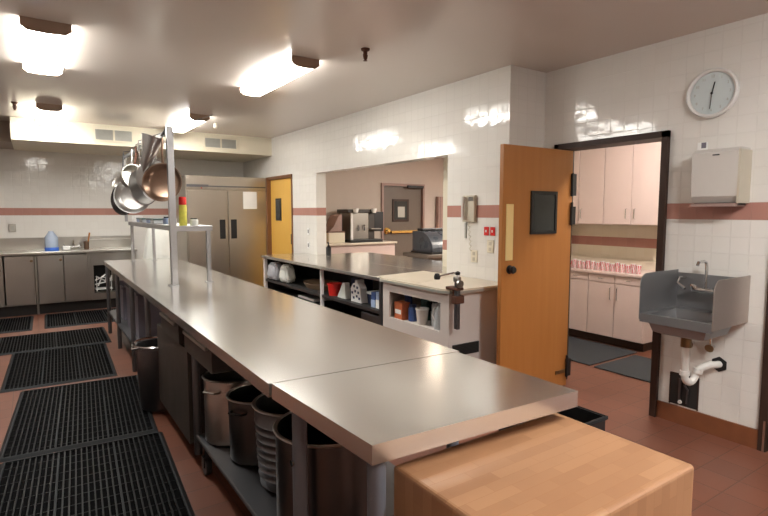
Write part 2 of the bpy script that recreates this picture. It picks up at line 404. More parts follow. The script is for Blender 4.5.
def sprinkler(x, y, label, drop=.0):
    t = thing('sprinkler_head', label, 'sprinkler', (x, y, CH))
    MB().lathe([(0, 0), (.034, 0), (.03, -.014), (.016, -.02), (.016, -.04), (.0, -.04)], (x, y, CH), 16).build('escutcheon', 'rust', t)
    m = MB().tube([(x, y, CH - .04), (x, y, CH - .085)], [.012, .007], 8); m.tube([(x - .018, y, CH - .042), (x - .012, y, CH - .07), (x, y, CH - .085)], .004, 6); m.tube([(x + .018, y, CH - .042), (x + .012, y, CH - .07), (x, y, CH - .085)], .004, 6)
    m.build('sprinkler_frame', 'rust', t)
    MB().lathe([(0, -.002), (.017, 0), (.017, .002), (0, .002)], (x, y, CH - .087), 12).build('deflector', 'rust', t)
sprinkler(2.1, 3.36, 'brown sprinkler head hanging from the ceiling right of the lit fixture')
sprinkler(-.1, 7.1, 'small dark sprinkler head on the ceiling at far left by the soffit')
t = tag(MB().rbox(2.1, 2.14, 7.2, 7.26, CH - .07, CH, r=.01).build('ceiling_sensor', 'beige'), 'tiny beige sensor on the ceiling in front of the right vent', 'sensor')

for x0, x1, z0, z1, lb in ((.77, 1.225, 2.49, 2.63, 'left grey air vent with two grilles in the cream soffit'), (2.24, 2.72, 2.49, 2.625, 'right grey air vent with two grilles in the soffit above the refrigerator')):
    t = thing('air_vent', lb, 'vent', ((x0 + x1) / 2, 8.2, z0))
    fr = MB(); xm = (x0 + x1) / 2
    for a in ((x0 - .02, x0, z0, z1), (x1, x1 + .02, z0, z1), (xm - .012, xm + .012, z0, z1), (x0 - .02, x1 + .02, z1, z1 + .02), (x0 - .02, x1 + .02, z0 - .02, z0)):
        fr.box(a[0], a[1], 8.185, 8.199, a[2], a[3])
    fr.build('frame', 'soffit', t)
    for a, b in ((x0, xm - .012), (xm + .012, x1)):
        g = MB().box(a, b, 8.196, 8.1995, z0, z1)
        n = 12
        for i in range(n):
            xx = a + (b - a) * (i + .5) / n; g.box(xx - .004, xx + .004, 8.188, 8.196, z0, z1)
        g.build('grille', 'grille', t)

# ================================================================= CENTRE ISLAND
TZ = .9
def top_slab(x0, x1, y0, y1, name, parent, ins=()):
    m = MB(); m.rbox(x0, x1, y0, y1, TZ - .052, TZ, r=.006, seg=2)
    return m.build(name, 'steel_top', parent)
near = thing('prep_table', 'near stainless steel prep table with two grey legs and stockpots below', 'table', (1.08, 1.36, 0))
MB().prism([(.693, 1.082), (1.485, 1.041), (1.477, 1.632), (.664, 1.684)], TZ - .05, TZ + .004).build('tabletop', 'steel_top', near)
for x, y in ((.728, 1.60), (.728, 1.115), (1.43, 1.20), (1.43, 1.60)):
    l = MB().tube([(x, y, .04), (x, y, .848)], .026, 16).build('leg', 'grey_leg', near)
    MB().lathe([(.0, 0), (.032, 0), (.032, .03), (.02, .045), (0, .045)], (x, y, 0), 14).build('foot', 'steel', l)
l = MB().lathe([(0, 0), (.012, 0), (.012, .006), (0, .006)], (.701, 1.60, .64), 8, ax=(-1, 0, 0)).build('screw', 'chrome', near)
long = thing('work_island', 'long stainless steel island table running back toward the refrigerator', 'table', (1.1, 4.45, 0))
MB().prism([(.657, 1.702), (1.505, 1.648), (1.535, 7.24), (.705, 7.24)], TZ - .05, TZ).build('tabletop', 'steel_top', long)
ys = [3.02, 4.5, 5.3, 6.3, 7.18]
for y in ys:
    for x in (.735, 1.46):
        if y < 3.1: lx = MB().tube([(x, y, .1), (x, y, .848)], .022, 12)
        else: lx = MB().tube([(x, y, .0), (x, y, .848)], .022, 12)
        l = lx.build('leg', 'steel_dark', long)
# lower shelf under near end
us = MB(); us.rbox(.72, 1.46, 1.71, 3.0, .2, .225, r=.004, seg=1)
us.build('lower_shelf', 'steel_dark', long)
l = MB(); l.box(.72, 1.46, 5.2, 7.2, .26, .285)
l.build('lower_shelf', 'steel_dark', long)
# casters at the far end of the near shelf
for x in (.76, 1.42):
    c = MB().tube([(x, 2.93, .2), (x, 2.93, .11)], .014, 8); c.lathe([(0, -.016), (.05, -.016), (.055, 0), (.05, .016), (0, .016)], (x, 2.94, .055), 16, ax=(1, 0, 0)); c.box(x - .024, x + .024, 2.92, 2.96, .05, .11)
    c.build('caster', 'black', long)
# drawers with bright pull strips
for y0, y1 in ((2.56, 3.12), (3.26, 3.78)):
    dr = MB(); dr.box(.70, 1.3, y0, y1, .70, .846)
    dr = dr.build('drawer', 'dark_panel', long)
    MB().rbox(.680, .6995, y0 + .05, y1 - .05, .806, .826, r=.004).build('drawer_pull', 'aluminium', dr)
# dark enclosed bay between the drawers and the far legs
cb = MB(); cb.box(.715, .735, 3.13, 4.02, .12, .69); cb.box(.735, 1.45, 3.13, 3.15, .12, .69); cb.box(.735, 1.45, 3.999, 4.02, .12, .69); cb.box(.735, 1.45, 3.15, 3.999, .12, .14)
cb.build('side_panel', 'dark_panel', long)

# stockpots on the lower shelf
def stockpot(x, y, r, zb, zt, mat, label, handles=True, ribs=False, taper=1.0, group=None, sq=False):
    t = thing('stockpot', label, 'pot', (x, y, zb), group=group)
    h = zt - zb; t_ = .006
    prof = [(0, 0), (r * taper - .012, 0), (r * taper, .012)]
    if ribs:
        for k in range(1, 9):
            z = .02 + (h - .06) * k / 9; rr = r * taper + (r - r * taper) * z / h
            prof += [(rr, z - .008), (rr + .004, z), (rr, z + .008)]
    prof += [(r, h - .008), (r + .007, h - .004), (r + .005, h), (r - t_, h - .001), (r * taper - t_, .012), (0, .01)]
    MB().lathe(prof, (x, y, zb), 40).build('pot_body', mat, t)
    MB().lathe([(r + .0075, -.004), (r + .010, 0), (r + .006, .004), (r - .007, .003), (r - .008, 0), (r + .0075, -.004)], (x, y, zt), 40).build('rim', 'aluminium', t)
    if handles:
        for a in (PI * 1.18, PI * .18):
            ca, sa = math.cos(a), math.sin(a); tx, ty = -sa, ca
            R0 = r - .001; R1 = r + .032; z = zb + h * .84; hw = .045
            pts = [(x + ca * R0 + tx * hw, y + sa * R0 + ty * hw, z), (x + ca * R1 + tx * hw * .8, y + sa * R1 + ty * hw * .8, z + .004), (x + ca * R1 - tx * hw * .8, y + sa * R1 - ty * hw * .8, z + .004), (x + ca * R0 - tx * hw, y + sa * R0 - ty * hw, z)]
            MB().tube(pts, .006, 8).build('handle', 'aluminium' if not sq else 'black', t)
    return t
stockpot(.94, 1.80, .205, .226, .655, 'steel_pot', 'largest stockpot, standing behind the front table leg', False)
stockpot(.985, 2.225, .185, .226, .61, 'steel_dark', 'dark ribbed bucket, second vessel from the near end under the table', False, True, .88)
stockpot(.93, 2.56, .15, .226, .56, 'steel_pot', 'mid-sized pot with square side handle, third vessel under the table', True, False, .96, sq=True)
stockpot(.885, 2.86, .145, .226, .59, 'aluminium', 'tall grey stockpot at the far end of the near shelf', True, False)
# waste bin with chrome ring
t = thing('waste_bin', 'dark waste bin in a chrome ring sticking out from under the island', 'bin', (.76, 4.18, 0))
MB().lathe([(0, .0), (.14, 0), (.15, .02), (.175, .47), (.185, .475), (.185, .485), (.165, .485), (.14, .03), (0, .02)], (.76, 4.18, .02), 32).build('bin_body', 'steel_dark', t)
MB().lathe([(.19, -.008), (.199, 0), (.19, .008), (.181, 0), (.19, -.008)], (.76, 4.18, .515), 32).build('ring', 'chrome', t)
MB().tube([(.60, 4.07, .515), (.56, 4.12, .50), (.575, 4.2, .50), (.60, 4.27, .515)], .008, 8).build('handle', 'chrome', t)
# violet grey tubs and trays further back
def tub(x0, x1, y0, y1, z0, z1, mat, label):
    t = thing('storage_tub', label, 'tub', ((x0 + x1) / 2, (y0 + y1) / 2, z0))
    m = MB(); k = .006
    m.box(x0, x1, y0, y1, z0, z0 + k); m.box(x0, x0 + k, y0, y1, z0 + k, z1); m.box(x1 - k, x1, y0, y1, z0 + k, z1); m.box(x0 + k, x1 - k, y0, y0 + k, z0 + k, z1); m.box(x0 + k, x1 - k, y1 - k, y1, z0 + k, z1)
    m.build('tub_body', mat, t)
    rm = MB(); e = .014
    for a in ((x0 - e, x1 + e, y0 - e, y0, ), (x0 - e, x1 + e, y1, y1 + e), (x0 - e, x0, y0, y1), (x1, x1 + e, y0, y1)): rm.box(*a, z1 - .02, z1 + .002)
    rm.build('rim', mat, t); return t
tub(.80, 1.3, 6.42, 7.05, .286, .66, 'bin_grey', 'violet grey plastic tub, farthest under the island')
tub(.80, 1.3, 5.42, 6.16, .286, .72, 'bin_grey', 'violet grey plastic tub beside the farther tub under the island')
for i in range(3):
    z = .03 + .10 * i
    m = MB().lathe([(0, 0), (.11, 0), (.16, .07), (.166, .07), (.166, .075), (.155, .075), (.105, .008), (0, .008)], (1.0, 4.85, z), 28)
    solo('steel_bowl', m, 'aluminium', ['bottom', 'middle', 'top'][i] + ' shiny bowl of the stack of three under the island, before the waste bin', 'bowl', 'stack of bowls under the island', base=(1.0, 4.85, z))

# small black bin beyond the table corner
t = thing('black_bin', 'open black plastic bin beside the near table, before the pantry door', 'bin', (1.98, 1.42, 0))
m = MB(); x0, x1, y0, y1, z1 = 1.77, 2.09, 1.32, 1.66, .585; k = .008
m.box(x0, x1, y0, y1, 0, k); m.box(x0, x0 + k, y0, y1, k, z1); m.box(x1 - k, x1, y0, y1, k, z1); m.box(x0 + k, x1 - k, y0, y0 + k, k, z1); m.box(x0 + k, x1 - k, y1 - k, y1, k, z1)
m.build('bin_body', 'black', t)
m = MB(); e = .008
for a in ((x0 - e, x1 + e, y0 - e, y0), (x0 - e, x1 + e, y1, y1 + e), (x0 - e, x0, y0, y1), (x1, x1 + e, y0, y1)): m.box(*a, z1 - .012, z1 + .003)
m.build('rim', 'rubber_edge', t)

# ================================================================= OVERSHELF on the island
sx0, sx1, sy0, sy1, sz = .97, 1.27, 4.5, 7.02, 1.385
t = thing('overshelf', 'narrow steel shelf on tall legs standing on the island', 'shelf', (1.12, 5.7, TZ))
m = MB().rbox(sx0, sx1, sy0, sy1, sz - .012, sz, r=.003, seg=1)
m.box(sx0, sx0 + .008, sy0, sy1, sz - .045, sz - .012); m.box(sx1 - .008, sx1, sy0, sy1, sz - .045, sz - .012); m.box(sx0 + .008, sx1 - .008, sy0, sy0 + .008, sz - .045, sz - .012)
m.build('shelf_board', 'steel_shelf', t)
for x, y in ((sx1 - .03, sy0 + .03), (sx0 + .03, sy1 - .05), (sx1 - .03, sy1 - .05)):
    l = MB().box(x - .016, x + .016, y - .016, y + .016, TZ + .006, sz - .012).build('leg', 'steel_shelf', t)
    MB().box(x - .03, x + .03, y - .03, y + .03, TZ, TZ + .006).build('foot_plate', 'steel_shelf', l)
# pot rack: tall post + long rail
sz_ = sz + .0005
t = thing('pot_rack', 'tall square steel post with overhead rail carrying hanging pans', 'rack', (.945, 4.5, TZ))
MB().box(.92, .969, 4.45, 4.499, TZ + .008, 2.18).build('post', 'steel_shelf', t)
MB().box(.895, .968, 4.42, 4.499, TZ, TZ + .008).build('foot_plate', 'steel_shelf', t)
MB().box(.935, .955, 4.499, 7.0, 2.13, 2.165).build('rail', 'steel_dark', t)
MB().box(.93, .96, 6.975, 7.0, sz_, 2.1295).build('post', 'steel_shelf', t)
MB().tube([(.95, 4.47, 2.165), (1.92, 6.66, CH)], .006, 6).build('brace_rod', 'steel_dark', t)

def pan(y, x, cz, r, depth, tiltax, mat, hl, label, name='frying_pan', hmat=None, roll=0, cat='pan'):
    """pan hung by its handle; disc centre (x,y,cz); axis = opening direction"""
    ax = Vector(tiltax).normalized()
    t = thing(name, label, cat, (x, y, cz))
    c = Vector((x, y, cz))
    prof = [(0, -depth), (r * .72, -depth), (r * .84, -depth + .012), (r, 0), (r + .006, .001), (r + .006, .005), (r - .004, .004), (r * .8, -depth + .016), (r * .7, -depth + .006), (0, -depth + .006)]
    MB().lathe(prof, c, 36, ax=ax).build('pan_body', mat, t)
    up = Vector((math.sin(roll), 0, math.cos(roll))); up = (up - ax * up.dot(ax)).normalized()
    a = c + up * (r - .005) - ax * .012; b = a + up * hl * .5 + ax * .02; d = a + up * hl + ax * .012
    MB().tube([a, b, d], [.011, .009, .008], 8).build('handle', hmat or mat, t)
    # hook up to the rail
    MB().tube([d, d + Vector((0, 0, .02)), Vector((.945, d.y, 2.17)), Vector((.945, d.y, 2.175))], .004, 6).build('hook', 'steel_dark', t)
    return t
pan(4.62, .905, 1.745, .155, .05, (-.45, -.8, .12), 'copper', .22, 'browned copper pan, nearest of the hanging pans beside the post')
pan(4.86, .88, 1.80, .15, .055, (.55, .75, .1), 'pan_grey', .17, 'grey aluminium pan hanging just behind the copper pan')
pan(5.12, .845, 1.73, .165, .12, (-.75, -.55, -.1), 'pan_grey', .22, 'deep aluminium saucepan in the middle of the hanging row', 'saucepan', cat='pan')
pan(5.42, .82, 1.83, .12, .09, (.35, -.8, .25), 'steel', .2, 'small bright saucepan with dark handle hanging high', 'saucepan', 'rust', .25)
pan(5.72, .84, 1.66, .17, .06, (-.35, -.9, .1), 'pan_grey', .3, 'flat grey pan hanging behind the deep saucepan')
pan(6.1, .90, 1.80, .13, .05, (-.85, -.4, .2), 'rust', .24, 'small brown pan hanging high toward the far end')
pan(6.42, .85, 1.64, .17, .10, (-.75, -.6, .05), 'black_pan', .34, 'large black pan, farthest and lowest of the hanging pans', hmat='steel_dark')
pan(6.68, .90, 1.80, .14, .03, (-.5, -.8, .25), 'steel', .2, 'pale round pan behind the black pan at the far end')
# perforated strainer and ladles high up by the post
t = thing('conical_strainer', 'tall grey conical strainer hanging point down beside the post top', 'strainer', (.93, 4.75, 2.1))
MB().lathe([(.004, -.30), (.03, -.26), (.065, -.12), (.095, 0), (.10, .002), (.092, .004), (.06, -.118), (.025, -.25), (.002, -.29)], (.875, 4.74, 2.12), 24, ax=(.3, -.1, 1)).build('cone', 'pan_grey', t)
MB().tube([(.92, 4.66, 2.13), (.945, 4.60, 2.175), (.95, 4.54, 2.18)], [.009, .012, .015], 8).build('handle', 'black', t)
for i, (y, l) in enumerate(((5.28, .34), (5.56, .42), (5.9, .36))):
    t = thing('ladle', ['short steel ladle hanging between the nearer pans', 'long steel ladle hanging amid the middle pans', 'steel ladle hanging before the small brown pan'][i], 'ladle', (.93, y, 2.1), group='ladles on the pot rack')
    x = .99
    MB().tube([(.947, y, 2.172), (x, y, 2.15), (x, y, 2.1), (x, y, 2.1 - l)], .006, 8).build('handle', 'steel', t)
    MB().lathe([(0, -.035), (.03, -.028), (.045, 0), (.043, .001), (.028, -.025), (0, -.031)], (x + .04, y, 2.1 - l - .01), 18).build('bowl', 'steel', t)

# things on the overshelf
def spray(x, y, z):
    t = thing('spray_can', 'yellow green can with red cap standing on the overshelf near end', 'can', (x, y, z))
    MB().lathe([(0, 0), (.03, 0), (.032, .004), (.032, .165), (.028, .175), (0, .175)], (x, y, z), 24).build('can_body', 'yellow', t)
    MB().lathe([(0, .175), (.028, .176), (.031, .18), (.031, .235), (.026, .243), (0, .243)], (x, y, z), 24).build('cap', 'red', t)
spray(1.06, 4.62, sz)
def jar(x, y, z, r, h, mat, lidm, label, name='jar', group=None, cat='jar'):
    t = thing(name, label, cat, (x, y, z), group=group)
    MB().lathe([(0, 0), (r * .92, 0), (r, .006), (r, h * .75), (r * .8, h * .84), (0, h * .84)], (x, y, z), 20).build('body', mat, t)
    MB().lathe([(0, h * .84), (r * .84, h * .841), (r * .84, h), (0, h)], (x, y, z), 20).build('lid', lidm, t)
    return t
jar(1.15, 4.62, sz, .034, .062, 'cloth', 'black', 'short white jar with black lid right of the yellow green can')
jar(1.05, 4.98, sz, .036, .075, 'cloth', 'black', 'white jar with black lid behind the pot rack post')
jar(1.07, 5.3, sz, .036, .07, 'pale_blue', 'black', 'pale blue jar with black lid farther along the overshelf')
for i, (x, y, a, b) in enumerate(((1.06, 5.62, .07, .1), (1.08, 5.9, .08, .09), (1.05, 6.2, .07, .09), (1.06, 6.52, .06, .08))):
    t = thing('food_container', ['nearest', 'second', 'third', 'farthest'][i] + ' low green lidded container in the row on the overshelf', 'container', (x, y, sz), group='low containers on the overshelf')
    MB().rbox(x - a, x + a, y - b, y + b, sz, sz + .035, r=.006).build('tray', 'pale_blue' if i % 2 else 'glass', t)
    MB().rbox(x - a - .006, x + a + .006, y - b - .006, y + b + .006, sz + .035, sz + .047, r=.004).build('lid', 'green', t)
solo('butter_box', rbox(1.0, 1.09, 6.75, 6.93, sz, sz + .07, r=.004), 'paper', 'white carton at the far end of the overshelf', 'box', base=(1.04, 6.84, sz))

# white covered stand behind the far end of the island
t = thing('covered_stand', 'white pleated cover draped over a tall stand behind the island', 'cover', (1.48, 7.95, 0))
def drape(u, v):
    a = u * 2 * PI; z = 1.36 * (1 - v) + .25 * v
    R = (.11 + .15 * v ** .8) * (1 + .06 * math.sin(11 * a) * v + .03 * math.sin(5 * a + 1))
    return (1.48 + R * math.cos(a) * 1.1, 7.95 + R * math.sin(a), z)
MB().sheet(drape, 66, 14).add([(1.48 + .121 * math.cos(k * 2 * PI / 24), 7.95 + .11 * math.sin(k * 2 * PI / 24), 1.36) for k in range(24)], [tuple(range(24))], True).build('cover', 'cloth', t)
m = MB().tube([(1.48, 7.95, .03), (1.48, 7.95, 1.34)], .03, 10); m.box(1.26, 1.70, 7.9, 8.0, 0, .03); m.box(1.44, 1.52, 7.75, 7.9, 0, .03); m.box(1.44, 1.52, 8.0, 8.15, 0, .03)
m.build('stand', 'steel', t)

# ================================================================= FRIDGE
t = thing('refrigerator', 'wide two door brushed steel refrigerator with black recessed handles', 'refrigerator', (2.64, 8.8, 0))
MB().rbox(1.98, 3.285, 8.42, 9.42, .12, 2.07, r=.005, seg=1).build('cabinet', 'steel_fridge', t)
for x in (2.05, 3.2):
    for y in (8.5, 9.3): MB().tube([(x, y, 0), (x, y, .12)], .03, 10).build('leg', 'black', t)
for i, (a, b) in enumerate(((2.0, 2.612), (2.632, 3.275))):
    dd = MB().rbox(a, b, 8.385, 8.418, .2, 1.835, r=.005).build('door', 'steel_fridge', t)
    hx = (2.575 - .09, 2.575) if i == 0 else (2.665, 2.665 + .095)
    MB().rbox(hx[0], hx[1], 8.375, 8.388, 1.07, 1.38, r=.006).build('handle', 'black', dd)
MB().rbox(1.985, 3.28, 8.392, 8.418, 1.86, 2.065, r=.004).build('top_panel', 'steel_fridge', t)
MB().box(2.0, 3.26, 8.380, 8.391, 1.895, 1.915).build('trim_strip', 'steel_dark', t)
MB().box(1.99, 2.32, 8.375, 8.3799, 1.89, 1.93).build('name_plate', 'steel_dark', t)
MB().box(2.21, 2.225, 8.386, 8.392, 1.865, 1.885).build('indicator', 'red', t)
solo('paper_notice', box(2.875, 3.105, 8.380, 8.3835, 1.55, 1.83), 'paper', 'white paper notice stuck on the right refrigerator door', 'paper', base=(2.99, 8.38, 1.55))

# ================================================================= BACK COUNTER (left rear)
YC = 9.0
t = thing('back_counter', 'stainless steel counter with raised backsplash along the back wall', 'counter', (-.4, 9.3, 0))
MB().rbox(-2.2, 1.35, 8.95, 9.59, .885, .925, r=.006).build('countertop', 'steel', t)
MB().box(-2.2, 1.35, 9.565, 9.595, .925, 1.11).build('backsplash', 'steel', t)
MB().box(.70, 1.35, 9.45, 9.56, .926, 1.06).build('raised_ledge', 'steel', t)
m = MB(); m.box(-2.18, -.38, 9.02, 9.58, .16, .884); m.box(-.38, .70, 9.55, 9.58, .16, .884); m.box(-.38, .70, 9.02, 9.548, .16, .18); m.box(.66, .70, 9.02, 9.548, .18, .884)
m.build('cabinet_body', 'steel', t)
m = MB(); m.box(.70, .735, 9.0, 9.58, .16, .884); m.box(.735, 1.33, 9.55, 9.58, .16, .884); m.box(.735, 1.33, 9.0, 9.548, .16, .26); m.box(1.03, 1.33, 9.0, 9.02, .26, .884); m.box(.735, 1.03, 9.0, 9.02, .69, .884)
m.build('open_bay', 'steel', t)
MB().box(-2.15, 1.3, 9.12, 9.5, 0, .158).build('toe_base', 'dark_inside', t)
MB().box(.74, 1.3, 9.2, 9.54, .262, .268).build('bay_floor', 'dark_inside', t)
MB().box(.74, 1.028, 9.49, 9.54, .27, .69).build('bay_back', 'dark_inside', t)
for a, b in ((-.358, -.012), (.03, .345), (.355, .655)):
    dd = MB().rbox(a, b, 8.985, 9.015, .175, .872, r=.004).build('door', 'steel', t)
    MB().lathe([(0, -.02), (.018, -.018), (.02, 0), (0, 0)], (b - .03 if a != .355 else a + .02, 8.985, .80), 12, ax=(0, 1, 0)).build('knob', 'brass_dark', dd) if a != .355 else None
MB().tube([(.009, 8.98, .02), (.009, 8.98, .86)], .014, 8).build('pipe', 'steel', t)
m = MB()
for p in ([(.76, 9.1, .45), (.86, 9.06, .50), (.98, 9.1, .46)], [(.78, 9.2, .5), (.95, 9.1, .40), (1.0, 9.2, .5)], [(.8, 9.12, .36), (.85, 9.08, .5), (.93, 9.1, .55), (.9, 9.2, .4)], [(.76, 9.15, .38), (.9, 9.05, .42), (1.0, 9.12, .44)]):
    m.tube(p, .010, 6)
m.box(.76, 1.0, 9.1, 9.3, .30, .31); m.tube([(.78, 9.12, .27), (.78, 9.12, .5)], .006, 6); m.tube([(.98, 9.12, .27), (.98, 9.12, .5)], .006, 6)
solo('wire_basket', m, 'white', 'tangled white wire basket inside the dark counter bay', 'basket', base=(.88, 9.15, .27))
# jug, faucets, outlet, brush on the back counter
t = thing('water_jug', 'clear jug with bright blue base on the back counter', 'jug', (.22, 9.2, .925))
MB().lathe([(0, .05), (.085, .05), (.088, .1), (.085, .2), (.04, .27), (.03, .29), (.026, .29), (.036, .265), (.08, .195), (.08, .06), (0, .058)], (.22, 9.2, .925), 24).build('jug_body', 'bottle_blue', t)
MB().lathe([(0, 0), (.09, 0), (.092, .05), (0, .0499)], (.22, 9.2, .925), 24).build('blue_base', plain('bright_blue', (.05, .16, .65), .4), t)
t = thing('counter_faucet', 'low chrome faucet with two handles on the back counter', 'faucet', (.50, 9.5, .925))
m = MB().tube([(.40, 9.5, .96), (.62, 9.5, .96)], .014, 8); m.tube([(.51, 9.5, .96), (.51, 9.48, 1.05), (.51, 9.36, 1.06), (.51, 9.32, 1.02)], .012, 8); m.tube([(.42, 9.5, .925), (.42, 9.5, .96)], .018, 8); m.tube([(.60, 9.5, .925), (.60, 9.5, .96)], .018, 8)
m.build('spout', 'chrome', t)
for x in (.40, .62): MB().tube([(x, 9.5, .975), (x - .02, 9.44, 1.0)], .01, 8).build('handle', 'chrome', t)
solo('soap_tub', rbox(.36, .46, 9.24, 9.34, .925, .985, r=.01), 'white', 'small white tub in front of the low faucet', 'tub', base=(.41, 9.29, .925))
t = thing('dish_brush_holder', 'wooden brush handle standing in a small brown cup on the counter', 'brush', (.70, 9.3, .925))
MB().lathe([(0, 0), (.035, 0), (.04, .12), (.036, .12), (.03, .006), (0, .006)], (.68, 9.3, .925), 16).build('cup', 'copper', t)
MB().tube([(.69, 9.3, .94), (.73, 9.3, 1.18)], .012, 8).build('brush_handle', 'oak', t)
t = thing('wall_outlet', 'grey metal outlet box on the tiled back wall above the counter', 'outlet', (-.25, 9.6, 1.2))
MB().rbox(-.30, -.21, 9.57, 9.599, 1.20, 1.32, r=.005).build('plate', 'steel', t)
MB().box(-.28, -.23, 9.566, 9.5695, 1.225, 1.295).build('socket', 'grille', t)

# ================================================================= FLOOR MATS
def mat(cx, cy, w_, l_, rz, label, z=0):
    t = thing('floor_mat', label, 'mat', (cx, cy, z), rz)
    m = MB(); m.box(-w_ / 2 + .03, w_ / 2 - .03, -l_ / 2 + .03, l_ / 2 - .03, 0, .004)
    n = int((w_ - .09) / .029)
    m.build('base_pad', 'rubber', t, local=True); m = MB()
    for i in range(n):
        x = -w_ / 2 + .05 + (w_ - .1) * (i + .5) / n
        m.box(x - .0035, x + .0035, -l_ / 2 + .028, l_ / 2 - .028, .004, .015)
    k = int(l_ / .1)
    for i in range(1, k):
        y = -l_ / 2 + l_ * i / k; m.box(-w_ / 2 + .03, w_ / 2 - .03, y - .0025, y + .0025, .004, .0065)
    m.build('ribs', 'rubber_rib', t, local=True)
    m = MB()
    for q in (-1, 1): m.box(w_ / 6 * q - .005, w_ / 6 * q + .005, -l_ / 2 + .045, l_ / 2 - .045, .004, .0165)
    m.build('divider_rib', 'rubber_edge', t, local=True)
    e = .030; a, b = w_ / 2, l_ / 2
    m = MB(); v = [(-a, -b, .001), (a, -b, .001), (a, b, .001), (-a, b, .001), (-a + e * .7, -b + e * .7, .017), (a - e * .7, -b + e * .7, .017), (a - e * .7, b - e * .7, .017), (-a + e * .7, b - e * .7, .017),
         (-a + e, -b + e, .017), (a - e, -b + e, .017), (a - e, b - e, .017), (-a + e, b - e, .017), (-a + e, -b + e, .002), (a - e, -b + e, .002), (a - e, b - e, .002), (-a + e, b - e, .002)]
    fs = []
    for lv in (0, 4, 8):
        for i in range(4): fs.append((lv + i, lv + (i + 1) % 4, lv + 4 + (i + 1) % 4, lv + 4 + i))
    m.add(v, fs).build('border', 'rubber_edge', t, local=True)
R = math.radians
mat(.172, 2.99, .90, 1.47, R(-3.5), 'ribbed black rubber mat nearest the camera along the island')
mat(.245, 4.452, .90, 1.42, R(-4.0), 'ribbed black rubber mat, second one from the camera')
mat(.165, 5.94, .88, 1.38, R(-2), 'ribbed black rubber mat, third one from the camera, lamp reflected')
mat(-.11, 7.12, 1.62, .92, R(-1), 'ribbed black mat lying crosswise behind the third mat')
mat(.62, 8.42, 1.10, 1.05, R(-1), 'ribbed black mat in front of the back counter doors, right of the tile gap')
mat(-.86, 8.42, 1.6, 1.05, R(-1), 'ribbed black mat in front of the back counter, left of the tile gap')
for cx, cy, w_, l_, lb in ((4.87, 3.5, .84, 1.0, 'flat charcoal carpet mat in the pantry beside the oak door'), (4.80, 2.52, .72, .86, 'flat charcoal carpet mat in the pantry behind the hand sink')):
    solo('carpet_mat', MB().rbox(cx - w_ / 2, cx + w_ / 2, cy - l_ / 2, cy + l_ / 2, 0, .012, r=.004, seg=1), 'charcoal', lb, 'mat', base=(cx, cy, 0))

# ================================================================= SERVING COUNTER
t = thing('serving_counter', 'steel topped serving counter with open black shelves under the wall opening', 'counter', (3.0, 5.4, 0))
MB().rbox(2.63, 3.305, 3.97, 7.0, .862, .9, r=.005).build('countertop', 'steel_top', t)
MB().rbox(3.31, 4.15, 3.83, 6.59, .862, .9, r=.005).build('pass_top', 'steel_top', t)
MB().box(4.0, 4.02, 3.83, 6.59, .02, .86).build('dining_side_panel', 'laminate', t)
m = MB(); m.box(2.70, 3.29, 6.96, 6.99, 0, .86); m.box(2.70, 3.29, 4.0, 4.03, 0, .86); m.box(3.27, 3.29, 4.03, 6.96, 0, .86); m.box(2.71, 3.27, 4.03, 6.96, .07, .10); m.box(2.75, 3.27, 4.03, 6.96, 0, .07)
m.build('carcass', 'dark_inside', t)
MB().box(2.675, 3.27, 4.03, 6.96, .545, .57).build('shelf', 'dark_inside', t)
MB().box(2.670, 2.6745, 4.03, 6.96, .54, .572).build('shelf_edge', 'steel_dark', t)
MB().box(2.665, 2.70, 5.22, 5.245, .10, .86).build('divider_post', 'white', t)
MB().box(2.665, 2.70, 6.93, 6.99, .0, .86).build('end_post', 'laminate', t)
MB().box(2.655, 2.70, 3.985, 4.02, .0, .86).build('end_post', 'steel_dark', t)

t = thing('end_cabinet', 'white laminate end cabinet with open window and rounded cream top', 'cabinet', (2.98, 3.5, 0))
pts = [(2.63, 3.965), (2.63, 3.10), (2.66, 3.03), (2.74, 2.995), (3.305, 2.985), (3.305, 3.965)]
MB().prism(pts, .862, .9).build('countertop', 'cream', t)
MB().prism([(2.625, 3.965), (2.625, 3.10), (2.656, 3.025), (2.738, 2.990), (3.30, 2.980), (3.30, 2.985), (2.74, 2.995), (2.66, 3.03), (2.63, 3.10), (2.63, 3.965)], .864, .885).build('edge_band', 'grille', t)
m = MB()
m.box(2.66, 2.68, 3.04, 3.96, .78, .862); m.box(2.66, 2.68, 3.04, 3.96, .0, .545); m.box(2.66, 2.68, 3.86, 3.96, .545, .78); m.box(2.66, 2.68, 3.04, 3.14, .545, .78)
m.box(2.68, 3.305, 3.04, 3.06, .0, .862); m.box(2.68, 3.28, 3.94, 3.96, 0, .86); m.box(2.68, 3.27, 3.06, 3.94, .50, .53)
m.build('cabinet_body', 'laminate', t)
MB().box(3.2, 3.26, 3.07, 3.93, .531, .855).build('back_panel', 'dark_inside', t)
g = MB().box(2.70, 2.98, 3.028, 3.0395, .36, .45)
for i in range(7): g.box(2.71, 2.97, 3.022, 3.028, .37 + i * .012, .375 + i * .012)
g.build('vent_grille', 'dark_inside', t)
# sheet of cream paper on the counter
solo('paper_sheet', MB().prism([(2.66, 4.05), (2.70, 3.45), (3.28, 3.70), (3.29, 4.15)], .9005, .9025), 'cream', 'cream sheet lying flat on the counter corner next to the can opener', 'paper', base=(2.95, 3.8, .9))

